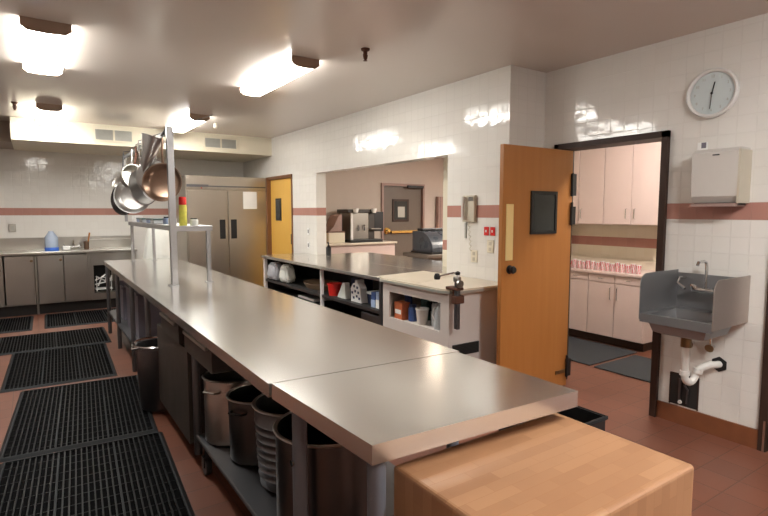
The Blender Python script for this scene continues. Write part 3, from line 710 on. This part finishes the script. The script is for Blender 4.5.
# can opener
t = thing('can_opener', 'heavy table mounted can opener with crank and hanging steel bar', 'can opener', (2.70, 3.0, .9))
MB().rbox(2.655, 2.685, 2.935, 2.975, .60, 1.0, r=.004).build('bar', 'steel_dark', t)
m = MB(); m.rbox(2.63, 2.72, 2.925, 2.984, .80, .862, r=.008); m.rbox(2.64, 2.715, 2.93, 3.06, .9015, .925, r=.006); m.box(2.645, 2.71, 2.978, 2.9845, .86, .92)
m.build('clamp_base', 'rust', t)
m = MB(); m.rbox(2.65, 2.69, 2.93, 2.985, .965, 1.01, r=.008); m.lathe([(0, -.01), (.03, -.01), (.03, .01), (0, .01)], (2.665, 2.92, .955), 16, ax=(0, 1, 0)); m.build('gear_head', 'steel', t)
MB().tube([(2.67, 2.96, 1.0), (2.672, 2.96, 1.03), (2.66, 2.99, 1.035), (2.59, 3.10, 1.0)], .007, 8).build('crank', 'chrome', t)
MB().lathe([(0, 0), (.022, 0), (.026, .02), (.018, .045), (0, .05)], (2.59, 3.10, .978), 14).build('crank_knob', 'black', t)
MB().lathe([(0, 0), (.018, 0), (.02, .02), (0, .03)], (2.672, 2.955, 1.022), 14).build('top_knob', 'black', t)

# things inside the end cabinet window
Z = .53
t = thing('orange_box', 'orange and white carton, leftmost inside the end cabinet window', 'box', (2.75, 3.80, Z))
MB().box(2.71, 2.80, 3.73, 3.85, Z, Z + .155).build('carton', 'orange', t)
MB().box(2.7085, 2.7099, 3.745, 3.835, Z + .05, Z + .09).build('label_patch', 'paper', t)
jar(2.85, 3.82, Z, .035, .27, 'blue', 'blue', 'tall blue bottle behind the orange carton', 'bottle', None, 'bottle')
jar(2.78, 3.66, Z, .04, .15, 'blue', 'navy', 'squat blue jar right of the orange carton')
jar(2.90, 3.63, Z, .045, .25, 'green', 'green', 'dark green bottle behind the squat blue jar', 'bottle', None, 'bottle')
t = thing('paper_cup', 'white paper cup with wide rim in the end cabinet window', 'cup', (2.76, 3.50, Z))
MB().lathe([(0, 0), (.042, 0), (.056, .13), (.05, .13), (.038, .005), (0, .005)], (2.76, 3.50, Z), 24).build('cup_body', 'laminate', t)
MB().lathe([(.052, -.004), (.06, 0), (.06, .012), (.05, .012), (.05, -.002), (.052, -.004)], (2.76, 3.50, Z + .13), 24).build('rim', 'white', t)
jar(2.93, 3.45, Z, .05, .27, 'glass', 'white', 'tall clear plastic bottle behind the white cup', 'bottle', None, 'bottle')
jar(2.82, 3.38, Z, .042, .24, 'glass', 'black', 'clear bottle with black lid in the end cabinet window', 'bottle', None, 'bottle')
t = thing('plastic_jug', 'clear plastic jug with handle, rightmost in the end cabinet window', 'jug', (2.77, 3.27, Z))
MB().lathe([(0, 0), (.05, 0), (.055, .02), (.055, .12), (.03, .18), (.02, .2), (.02, .22), (0, .22)], (2.77, 3.27, Z), 24).build('jug_body', 'glass', t)
MB().tube([(2.77, 3.285, Z + .19), (2.73, 3.30, Z + .18), (2.71, 3.30, Z + .12), (2.72, 3.28, Z + .08)], .007, 6).build('handle', 'white', t)
t = None
# things on the black shelf (z .57)
Z = .57
t = thing('red_tub', 'red plastic tub on the black shelf next to the white post', 'tub', (2.76, 5.12, Z))
MB().lathe([(0, 0), (.062, 0), (.078, .13), (.07, .13), (.056, .006), (0, .006)], (2.77, 5.1, Z), 24).build('tub_body', 'red', t)
MB().lathe([(.074, 0), (.084, .002), (.084, .016), (.07, .016), (.074, 0)], (2.77, 5.1, Z + .12), 24).build('rim', 'red', t)
solo('wedge_carton', MB().prism([(4.80, Z), (4.98, Z), (4.86, Z + .17), (4.82, Z + .17)], 2.74, 2.80, axis=0), 'cloth', 'pale wedge shaped carton right of the red tub', 'carton', base=(2.77, 4.88, Z))
solo('navy_box', rbox(2.80, 3.0, 4.66, 4.78, Z, Z + .23, r=.004), 'navy', 'tall navy box right of the pale wedge carton', 'box', base=(2.9, 4.72, Z))
t = thing('detergent_jug', 'white jug with dark lettering patches in the middle of the shelf', 'jug', (2.78, 4.58, Z))
m = MB().prism([(4.48, Z), (4.68, Z), (4.69, Z + .13), (4.64, Z + .19), (4.60, Z + .2), (4.60, Z + .23), (4.55, Z + .23), (4.55, Z + .2), (4.50, Z + .15)], 2.74, 2.82, axis=0)
m.build('jug_body', 'white', t)
m = MB()
for i, (a, b) in enumerate(((4.50, .03), (4.55, .05), (4.61, .03), (4.52, .09), (4.58, .10), (4.64, .08), (4.54, .14), (4.60, .15))): m.box(2.7385, 2.7399, a, a + .032, Z + b, Z + b + .025)
m.build('label_print', 'navy', t)
solo('wrap_box', rbox(2.80, 3.05, 4.28, 4.45, Z, Z + .10, r=.004), 'navy', 'dark blue box lying right of the white jug, under the flat pack', 'box', base=(2.9, 4.36, Z))
solo('white_pack', rbox(2.79, 3.0, 4.26, 4.46, Z + .10, Z + .125, r=.004), 'white', 'flat white pack on top of the dark blue box', 'box', base=(2.9, 4.36, Z + .10))
for i, (y0, y1, z0, z1, mt, lb) in enumerate(((4.19, 4.265, 0, .075, 'pale_blue', 'small pale blue carton, bottom left of the blue cluster'), (4.09, 4.18, 0, .085, 'paper', 'white carton, bottom right of the blue cluster'), (4.19, 4.26, .075, .15, 'blue', 'blue carton stacked on the small pale blue one'), (4.095, 4.175, .085, .16, 'pale_blue', 'pale blue carton stacked on the white one'))):
    solo('small_carton', rbox(2.72, 2.80, y0, y1, Z + z0, Z + z1, r=.003, seg=1), mt, lb, 'box', 'small cartons at the near end of the shelf', base=(2.76, (y0 + y1) / 2, Z + z0))
t = thing('woven_tray', 'oval tan woven tray on the black shelf left of the red tub', 'tray', (2.93, 5.75, Z))
m = MB().lathe([(0, 0), (.17, 0), (.2, .06), (.205, .06), (.2, .066), (.185, .06), (.16, .008), (0, .008)], (0, 0, 0), 32)
for v in m.v: v.x *= 1.0; v.y *= 1.7
for v in m.v: v += Vector((2.93, 5.70, Z))
m.build('tray_body', 'wicker', t)
# grey plastic bags bulging out at the far end of the shelf
for i, (cx, cy, cz, rx, ry, rz_, mt) in enumerate(((2.74, 6.72, .69, .09, .17, .115, 'grey_cloth'), (2.76, 6.37, .69, .085, .14, .115, 'cloth'))):
    m = MB(); pr_ = []
    rnd = random.Random(i + 3)
    ph = [rnd.uniform(0, 6) for _ in range(6)]
    def bag(u, v):
        a = u * 2 * PI; b = (v - .5) * PI
        sg = lambda q: math.copysign(abs(q) ** .6, q)
        k = 1 + .06 * math.sin(3 * a + ph[0]) + .035 * math.sin(9 * a + 6 * b + ph[1]) + .03 * math.sin(17 * a - 5 * b + ph[2]) + .03 * math.sin(11 * b + 4 * a)
        z = max(-rz_ * 1.02, rz_ * sg(math.sin(b)) * k)
        tp = 1 - .25 * (z / rz_ + 1) / 2
        return (cx + rx * sg(math.cos(a)) * max(0, math.cos(b)) ** .6 * k * tp, cy + ry * sg(math.sin(a)) * max(0, math.cos(b)) ** .6 * k * tp, cz + z)
    m.sheet(bag, 48, 30)
    solo('plastic_bag', m, mt, ['crumpled grey plastic bag at the far left end of the shelf', 'crumpled white plastic bag right of the grey one on the shelf'][i], 'bag', base=(cx, cy, Z))
# lower bay trays
for i, (y0, y1, mt, lb) in enumerate(((6.2, 6.85, 'black', 'stack of black trays low in the far bay'), (5.55, 6.1, 'black', 'black tray low in the bay nearer the white post'))):
    m = MB(); m.rbox(2.74, 3.15, y0, y1, .10, .42, r=.02); solo('black_crate', m, mt, lb, 'crate', base=(2.95, (y0 + y1) / 2, .1))
solo('white_tray', rbox(2.76, 3.1, 5.60, 6.05, .42, .45, r=.006), 'white', 'flat white tray on the black crate under the shelf', 'tray', base=(2.93, 5.8, .42))
solo('grey_box', rbox(2.72, 2.95, 4.10, 4.45, .10, .50, r=.01), 'steel_dark', 'grey metal box low in the bay by the end cabinet', 'box', base=(2.83, 4.3, .1))
# pump bottle on the counter at opening's left jamb
t = thing('pump_bottle', 'small black pump bottle on the counter by the opening jamb', 'bottle', (3.40, 6.42, .9))
px_, py_ = 3.40, 6.42
MB().lathe([(0, 0), (.035, 0), (.037, .01), (.037, .11), (.015, .13), (.015, .14), (0, .14)], (px_, py_, .9), 20).build('bottle_body', 'black', t)
MB().tube([(px_, py_, 1.04), (px_, py_, 1.08), (px_ - .03, py_ - .03, 1.075)], .008, 8).build('pump', 'black', t)

# ================================================================= WALL THINGS ON THE PILLAR
t = thing('wall_phone', 'beige wall intercom handset with hanging cord on the pillar', 'phone', (3.3, 3.5, 1.4))
MB().rbox(3.275, 3.309, 3.415, 3.575, 1.41, 1.65, r=.008).build('base', 'beige', t)
MB().tube([(3.255, 3.53, 1.43), (3.245, 3.53, 1.47), (3.245, 3.53, 1.6), (3.255, 3.53, 1.635)], [.022, .016, .016, .022], 10).build('handset', 'offwhite', t)
MB().box(3.27, 3.2749, 3.43, 3.49, 1.60, 1.635).build('lamp_cap', 'chrome', t)
pts = [(3.285, 3.49, 1.41)]
for k in range(24): pts.append((3.283 + .008 * math.cos(k * 1.6), 3.49 + .01 * math.sin(k * 1.6) - .0012 * k, 1.40 - k * .011))
MB().tube(pts, .0035, 5).build('cord', 'beige', t)
solo('phone_tag', box(3.300, 3.3095, 3.545, 3.565, 1.26, 1.40), 'grille', 'narrow grey strip on the tiles below the intercom handset', 'label', base=(3.305, 3.555, 1.26))
for i, y in enumerate((3.29, 3.215)):
    t = thing('switch_plate', ['left bright red switch plate on the pillar', 'right bright red switch plate on the pillar'][i], 'switch', (3.31, y, 1.29), group='red switch plates on the pillar')
    MB().rbox(3.302, 3.3095, y - .028, y + .028, 1.295, 1.37, r=.002, seg=1).build('plate', 'red', t)
    MB().box(3.296, 3.302, y - .006, y + .006, 1.323, 1.343).build('toggle', 'white', t)
for lb, y, z in (('beige double outlet below the red switch plates', 3.24, 1.20), ('faint beige outlet below the intercom cord', 3.44, 1.10)):
    t = thing('wall_outlet', lb, 'outlet', (3.31, y, z - .06))
    MB().rbox(3.303, 3.3095, y - .04, y + .04, z - .055, z + .055, r=.002, seg=1).build('plate', 'soffit', t)
    MB().box(3.3005, 3.303, y - .015, y + .015, z - .04, z - .01).build('socket', 'beige', t)
    MB().box(3.3005, 3.303, y - .015, y + .015, z + .01, z + .04).build('socket', 'beige', t)
for lb, y, z in (('small outlet between the yellow door and the opening', 6.86, 1.22), ('lower small outlet just above the counter near the yellow door', 6.86, 1.02)):
    t = thing('wall_outlet', lb, 'outlet', (3.31, y, z - .05))
    MB().rbox(3.303, 3.3095, y - .035, y + .035, z - .05, z + .05, r=.002, seg=1).build('plate', 'white', t)
    MB().box(3.3005, 3.303, y - .012, y + .012, z - .025, z + .025).build('socket', 'black', t)

# ================================================================= SINK WALL
XW = 3.75
# clock
t = thing('wall_clock', 'round white wall clock with pale blue dial above the dispenser', 'clock', (XW, 1.69, 2.275))
c = (XW, 1.69, 2.275)
MB().lathe([(0, 0.001), (.155, .001), (.160, .012), (.158, .03), (.150, .038), (.137, .030), (.135, .014), (0, .014)], c, 48, ax=(-1, 0, 0)).build('case', 'white', t)
MB().lathe([(0, .015), (.1345, .015), (.1345, .017), (0, .017)], c, 48, ax=(-1, 0, 0)).build('dial', 'clock_face', t)
for k in range(12):
    a = k * PI / 6; rr = .108
    lettering(str(12 if k == 0 else k), .024, (-.018, -rr * math.sin(a) , rr * math.cos(a)), (PI / 2, 0, -PI / 2), 'grille', t, 'numeral')
MB().tube([(XW - .021, 1.69, 2.275), (XW - .021, 1.675, 2.345)], .0035, 6).build('hour_hand', 'black', t)
MB().tube([(XW - .024, 1.69, 2.275), (XW - .024, 1.697, 2.175)], .0025, 6).build('minute_hand', 'black', t)
MB().lathe([(0, .018), (.007, .018), (.007, .028), (0, .028)], c, 10, ax=(-1, 0, 0)).build('hub', 'black', t)
# paper towel dispenser
t = thing('towel_dispenser', 'off white metal paper towel dispenser on the sink wall', 'dispenser', (XW, 1.6, 1.55))
m = MB(); pts = [(3.60, 1.60), (3.585, 1.875), (3.62, 1.90), (3.749, 1.90), (3.749, 1.56), (3.63, 1.56)]
pts = [(x, z) for x, z in pts]
m.prism(pts, 1.455, 1.725, axis=1)
m.build('cover', 'offwhite', t)
MB().box(3.592, 3.749, 1.443, 1.4548, 1.555, 1.885).build('side_panel', 'beige', t)
m = MB(); m.rbox(3.605, 3.74, 1.46, 1.72, 1.535, 1.545, r=.003, seg=1); m.box(3.60, 3.61, 1.455, 1.725, 1.535, 1.555)
m.build('towel_lip', 'mauve', t)
MB().box(3.635, 3.74, 1.46, 1.72, 1.546, 1.559).build('towel_slot', 'dark_inside', t)
MB().box(3.582, 3.590, 1.56, 1.60, 1.855, 1.862).build('lock', 'black', t)
m = MB().box(XW - .004, XW - .001, 1.705, 1.77, 1.91, 1.965)
t2 = solo('wall_sticker', m, 'paper', 'small white and violet sticker on the tiles above the dispenser', 'sticker', base=(XW, 1.735, 1.91))
MB().box(XW - .0055, XW - .0045, 1.715, 1.745, 1.925, 1.962).build('violet_mark', 'bin_grey', t2)

# hand sink
t = thing('hand_sink', 'wall hung stainless hand sink with tall splash guards', 'sink', (XW, 1.63, .72))
x0, x1, y0, y1 = 3.275, XW - .002, 1.41, 1.86
def guard(y, z1=1.10, mt='sink', th=.006):
    pts = [(x0, .80), (x0, z1 - .07)]
    for k in range(7): a = PI - k * PI / 12; pts.append((x0 + .07 + .07 * math.cos(a), z1 - .07 + .07 * math.sin(a)))
    pts += [(x1, z1), (x1, .80)]
    return MB().prism(pts, y, y + th, axis=1)
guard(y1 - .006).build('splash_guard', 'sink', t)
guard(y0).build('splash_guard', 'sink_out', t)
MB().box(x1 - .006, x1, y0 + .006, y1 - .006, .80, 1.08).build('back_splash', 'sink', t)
m = MB()   # rim and basin
bx0, bx1, by0, by1 = x0 + .035, x1 - .10, y0 + .05, y1 - .05
m.box(x0, bx0, y0 + .006, y1 - .006, .785, .84); m.box(bx1, x1 - .006, y0 + .006, y1 - .006, .80, .84); m.box(bx0, bx1, y0 + .006, by0, .80, .84); m.box(bx0, bx1, by1, y1 - .006, .80, .84)
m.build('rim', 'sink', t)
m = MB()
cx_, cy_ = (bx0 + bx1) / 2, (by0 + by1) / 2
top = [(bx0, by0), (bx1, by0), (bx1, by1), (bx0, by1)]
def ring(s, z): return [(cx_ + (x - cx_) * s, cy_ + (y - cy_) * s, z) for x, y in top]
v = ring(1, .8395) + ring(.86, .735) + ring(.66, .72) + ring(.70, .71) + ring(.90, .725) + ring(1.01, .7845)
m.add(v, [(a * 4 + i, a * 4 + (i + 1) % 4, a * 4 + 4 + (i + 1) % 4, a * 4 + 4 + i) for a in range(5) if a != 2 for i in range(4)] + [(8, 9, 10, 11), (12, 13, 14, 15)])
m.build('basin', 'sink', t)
MB().lathe([(0, 0), (.03, 0), (.032, .006), (0, .008)], (cx_, cy_, .7205), 20).build('drain', 'chrome', t)
fx, fy = XW - .07, 1.64
f = MB().tube([(fx, fy, .98), (fx, fy, 1.14), (fx, fy + .004, 1.165), (fx - .02, fy + .01, 1.175), (fx - .07, fy + .02, 1.17), (fx - .08, fy + .022, 1.15)], .010, 10)
f.tube([(XW - .008, fy - .07, .98), (fx, fy - .07, .98)], .012, 8); f.tube([(XW - .008, fy + .07, .98), (fx, fy + .07, .98)], .012, 8); f.tube([(fx, fy - .085, .98), (fx, fy + .085, .98)], .016, 10)
f = f.build('faucet', 'chrome', t)
for q in (-1, 1):
    MB().lathe([(0, 0), (.02, 0), (.024, .012), (.012, .035), (0, .038)], (fx - .005, fy + q * .07, .99), 12, ax=(-.6, q * .2, .5)).build('faucet_handle', 'chrome', f)
MB().tube([(XW - .01, 1.80, 1.05), (XW - .10, 1.80, 1.05), (XW - .2, 1.76, 1.03), (XW - .22, 1.70, 1.0)], .009, 8).build('side_rail', 'chrome', t)
# drain plumbing
t = thing('drain_trap', 'white plastic drain trap running from the hand sink into the wall', 'pipe', (3.55, 1.66, .45))
px = cx_ + .03; py = cy_ + .03
MB().tube([(px, py, .709), (px, py, .62)], .032, 14).build('tailpiece_nut', 'brass_dark', t)
arc = [(px, py, .619), (px, py, .44)]
for k in range(1, 10):
    a = PI + k * PI / 9; arc.append((px + .055 + .055 * math.cos(a), py - .02 * k / 9, .43 + .055 * math.sin(a) - .0))
ex = px + .11
arc += [(ex, py - .03, .45), (ex + .02, py - .05, .475), (ex + .06, py - .075, .49), (XW - .03, py - .10, .49), (XW - .001, py - .105, .49)]
MB().tube(arc, .023, 14).build('trap', 'pvc', t)
for p, q in (((px, py, .46), (px, py, .43)), ((ex + .0, py - .028, .435), (ex + .003, py - .033, .465))):
    MB().tube([p, q], .030, 14).build('slip_nut', 'pvc', t)
MB().lathe([(0, 0), (.05, 0), (.052, .006), (.0, .008)], (XW - .001, py - .105, .49), 6, ax=(-1, 0, 0)).build('wall_flange', 'black', t)
for lb, y in (('left angle stop valve under the hand sink', 1.73), ('right angle stop valve under the hand sink', 1.60)):
    t = thing('shutoff_valve', lb, 'valve', (XW, y, .6), group=None)
    MB().tube([(XW - .001, y, .60), (XW - .06, y, .60)], .010, 8).tube([(XW - .05, y, .60), (XW - .05, y, .68)], .006, 8).build('valve_body', 'chrome', t)
    MB().lathe([(0, 0), (.026, 0), (.028, .01), (0, .014)], (XW - .06, y, .60), 14, ax=(-1, 0, -.3)).build('handle', 'brass_dark', t)
# dark service opening low on the wall
t = thing('service_recess', 'dark square service hatch with pipes low on the sink wall', 'hatch', (XW, 1.775, .13))
MB().box(XW - .004, XW - .0005, 1.685, 1.868, .135, .355).build('dark_backing', 'dark_inside', t)
m = MB()
for a in ((1.678, 1.685, .13, .36), (1.868, 1.875, .13, .36), (1.685, 1.868, .355, .362)): m.box(XW - .008, XW - .0005, *a)
m.build('frame', 'frame_dark', t)
m = MB().tube([(XW - .014, 1.80, .15), (XW - .014, 1.80, .33)], .009, 8).tube([(XW - .014, 1.75, .16), (XW - .014, 1.745, .26), (XW - .014, 1.77, .29)], .007, 8)
m.build('pipe', 'steel_dark', t)
MB().lathe([(0, 0), (.014, 0), (.012, .012), (0, .013)], (XW - .02, 1.79, .165), 10, ax=(-1, 0, 0)).build('pipe_cap', 'white', t)

# ================================================================= BUTCHER BLOCK
t = thing('butcher_block', 'thick worn maple butcher block standing against the steel table', 'butcher block', (1.15, .88, 0))
bm_ = MB().rbox(.797, 1.497, .668, 1.14, .50, .80, r=.012, seg=3)
bm_.build('block', 'butcher', t)
for x in (.86, 1.43):
    for y in (.73, .98): MB().rbox(x - .04, x + .04, y - .04, y + .04, 0, .5, r=.006, seg=1).build('leg', 'butcher', t)

# ================================================================= PANTRY CABINETS
XU = 5.5
def upper(y0, y1, label, hy, n=0):
    t = thing('wall_cabinet', label, 'cabinet', ((XU + 5.86) / 2, (y0 + y1) / 2, 1.355), group=None)
    MB().box(XU + .02, 5.865, y0, y1, 1.355, 2.45).build('cabinet_body', 'laminate_pink', t)
    ym = (y0 + y1) / 2
    for a, b, hh in ((y0, ym, ym - .05), (ym, y1, ym + .05)):
        d = MB().rbox(XU, XU + .019, a + .003, b - .003, 1.358, 2.447, r=.003, seg=1).build('door', 'laminate_pink', t)
        MB().tube([(XU, hh, 1.42), (XU - .025, hh, 1.43), (XU - .025, hh, 1.53), (XU, hh, 1.54)], .005, 6).build('handle', 'chrome', d)
upper(2.93, 3.60, 'pale pink wall cabinet, right one above the pantry counter', 0)
upper(3.605, 4.27, 'pale pink wall cabinet left of the other, partly behind the oak door', 0)
XB_ = 5.30
t = thing('base_cabinet_run', 'pale pink base cabinet with drawers under the pantry counter', 'cabinet', (5.58, 3.6, 0))
MB().box(XB_ + .02, 5.865, 2.965, 4.29, .10, .80).build('cabinet_body', 'laminate_pink', t)
MB().box(XB_ + .08, 5.865, 2.99, 4.29, 0, .10).build('toe_base', 'frame_dark', t)
MB().rbox(XB_ - .02, 5.865, 2.95, 4.29, .80, .835, r=.006).build('countertop', 'laminate_pink', t)
MB().box(5.845, 5.868, 2.95, 4.29, .836, .93).build('backsplash', 'cream', t)
ed = [2.968, 3.30, 3.63, 3.96, 4.285]
for i in range(4):
    a, b = ed[i], ed[i + 1]
    d = MB().rbox(XB_, XB_ + .019, a + .004, b - .004, .105, .705, r=.003, seg=1).build('door', 'laminate_pink', t)
    hy = b - .04 if i % 2 == 0 else a + .04
    MB().tube([(XB_, hy, .52), (XB_ - .025, hy, .53), (XB_ - .025, hy, .66), (XB_, hy, .67)], .005, 6).build('handle', 'chrome', d)
    d = MB().rbox(XB_, XB_ + .019, a + .004, b - .004, .715, .797, r=.003, seg=1).build('drawer', 'laminate_pink', t)
    ym = (a + b) / 2
    MB().tube([(XB_, ym - .035, .76), (XB_ - .02, ym - .025, .755), (XB_ - .02, ym + .025, .755), (XB_, ym + .035, .76)], .004, 6).build('handle', 'chrome', d)
# row of red and white striped paper bags along the counter
n = 15
for i in range(n):
    y = 3.06 + i * .061
    hh = .098 + .010 * math.sin(i * 2.1)
    t = thing('striped_cup', 'small red and white striped paper cup', 'cup', (XB_ + .05, y, .836), group='striped paper cups along the pantry counter')
    t['label'] = 'small red and white striped paper cup in the long row on the pantry counter'
    if i == 0: t['label'] = 'striped paper cup nearest the hand sink at the right end of the row'
    if i in (0, n - 1): del t['group']
    if i == n - 1: t['label'] = 'striped paper cup at the left end of the row beside the oak door'
    cx, cz = XB_ + .05, .8355
    MB().lathe([(0, 0), (.02, 0), (.028, hh), (.025, hh), (.018, .003), (0, .003)], (cx, y, cz), 14).build('cup_body', 'paper', t)
    st = MB()
    for k in range(5):
        a = PI * .55 + k * PI * .225
        def P(aa, r, z): return (cx + r * math.cos(aa), y + r * math.sin(aa), cz + z)
        st.add([P(a, .0207, .003), P(a + .36, .0207, .003), P(a + .36 + .25, .0285, hh - .004), P(a + .25, .0285, hh - .004)], [(0, 1, 2, 3)])
    st.build('red_stripe', 'print_red', t)

# ================================================================= BEYOND THE SERVING WINDOW
# door with push bar
f = MB(); f.box(5.33, 5.375, 7.97, 8.14, 0, 2.03); f.box(6.29, 6.33, 7.97, 8.14, 0, 2.03); f.box(5.375, 6.29, 7.97, 8.14, 1.985, 2.03)
struct('trim_7', f, 'mauve')
d = struct('door_2', box(5.378, 6.287, 8.03, 8.07, .01, 1.98), 'door_brown', 'brown door with small window and brass push bar')
wf = MB()
for a in ((5.60, 5.64, 1.32, 1.74), (5.94, 5.98, 1.32, 1.74), (5.64, 5.94, 1.70, 1.74), (5.64, 5.94, 1.32, 1.36)): wf.box(a[0], a[1], 8.015, 8.03, a[2], a[3])
wf = wf.build('window_frame', 'frame_dark', d)
MB().box(5.64, 5.94, 8.018, 8.024, 1.36, 1.70).build('pane', 'glass_dark', wf)
MB().box(5.72, 5.88, 8.011, 8.017, 1.40, 1.60).build('paper_note', 'grille', d)
MB().rbox(5.55, 6.24, 7.97, 8.012, 1.10, 1.15, r=.008).build('push_bar', 'gold', d)
MB().lathe([(0, -.09), (.03, -.085), (.055, -.06), (.05, -.04), (.02, -.03), (.02, -.01), (.06, -.008), (.06, 0)], (5.47, 8.03, 1.15), 20, ax=(0, 1, 0)).build('knob', 'gold', d)
MB().rbox(5.9, 6.28, 7.93, 7.968, 1.95, 2.0, r=.006).build('door_closer', 'black', d)
# mauve panel right of it
t = solo('wall_panel', box(6.62, 7.1, 7.9, 7.985, .9, 1.80), 'mauve', 'narrow mauve folding screen panel right of the brown door', 'panel', base=(6.8, 7.95, .9))
t['label'] = 'mauve wall panel right of the brown door beyond the opening'
for i in range(4): MB().box(6.66 + i * .12, 6.664 + i * .12, 7.896, 7.8999, .9, 1.8).build('groove', 'frame_dark', t)
# drinks ledge and coffee machine
t = thing('drinks_ledge', 'low wall ledge with white top carrying the coffee machine', 'counter', (4.5, 7.75, 0))
MB().rbox(3.50, 5.31, 7.45, 7.99, .95, .985, r=.006).build('countertop', 'cream', t)
MB().box(3.52, 5.29, 7.50, 7.98, 0, .95).build('ledge_front', 'laminate_pink', t)
t = thing('coffee_machine', 'steel double coffee brewer with black top and drip tray', 'coffee machine', (4.72, 7.72, .985))
z = .985; X0 = 4.38; X1 = 5.05
MB().rbox(4.42, 4.78, 7.56, 7.92, z + .05, z + .50, r=.01).build('tank', 'steel', t)
MB().rbox(4.42, 4.46, 7.54, 7.5595, z + .02, z + .50, r=.003, seg=1).build('bright_strip', 'paper', t)
MB().rbox(X0 + .02, X1, 7.52, 7.92, z, z + .048, r=.006).build('drip_tray', 'black', t)
MB().rbox(4.36, 4.93, 7.54, 7.92, z + .502, z + .56, r=.008).build('top_cover', 'dark_panel', t)
MB().rbox(4.80, 4.93, 7.60, 7.92, z + .05, z + .50, r=.008).build('side_tank', 'dark_panel', t)
MB().rbox(4.94, 5.13, 7.62, 7.92, z + .18, z + .52, r=.008).build('black_hopper', 'black', t)
for x in (4.50, 4.86): MB().lathe([(0, 0), (.035, 0), (.05, .06), (.05, .075), (0, .075)], (x, 7.515, z + .50), 14).build('funnel', 'paper', t)
for x in (4.55, 4.66): MB().rbox(x, x + .03, 7.53, 7.5595, z + .2, z + .30, r=.004, seg=1).build('tap', 'chrome', t)
MB().box(4.80, 5.0, 7.50, 7.5995, z + .22, z + .235).build('cup_shelf', 'steel', t)
t = thing('juice_dispenser', 'mauve sloped dispenser left of the coffee machine on a low stand', 'dispenser', (4.2, 7.7, .985))
MB().rbox(4.0, 4.31, 7.55, 7.9, .986, 1.16, r=.01).build('stand', 'soffit', t)
MB().prism([(4.04, 1.18), (4.28, 1.18), (4.28, 1.46), (4.22, 1.44), (4.12, 1.25)], 7.6, 7.9, axis=1).build('body', 'mauve', t)
MB().box(3.99, 4.32, 7.56, 7.9, 1.161, 1.179).build('tray', 'print_red' if False else 'rust', t)
# blue black roll top warmer on its stand
t = thing('side_stand', 'wooden stand carrying the roll top warmer beyond the opening', 'stand', (5.1, 5.9, 0))
MB().rbox(4.55, 5.75, 5.65, 6.25, .85, .90, r=.006).build('stand_top', 'door_brown', t)
MB().box(4.6, 5.7, 5.7, 6.2, 0, .85).build('stand_body', 'door_brown', t)
t = thing('roll_top_warmer', 'slate blue rounded roll top food warmer with black trim', 'warmer', (5.1, 5.9, .9))
pr2 = []
for k in range(13):
    a = k * PI / 2 / 12; pr2.append((5.72 + .42 * 0 - .0, 0))
prof = [(5.70, .93), (6.18, .93), (6.18, 1.22), (6.05, 1.22)] + [(6.05 - .35 * math.sin(a), .95 + .27 * math.cos(a)) for a in [i * PI / 2 / 10 for i in range(1, 11)]]
MB().prism(prof, 4.68, 5.6, axis=0).build('hood', 'hood', t)
MB().box(4.66, 5.62, 5.69, 6.19, .90, .93).build('base', 'black', t)
MB().rbox(4.72, 5.56, 6.0, 6.12, 1.2205, 1.26, r=.01).build('top_handle', 'black', t)
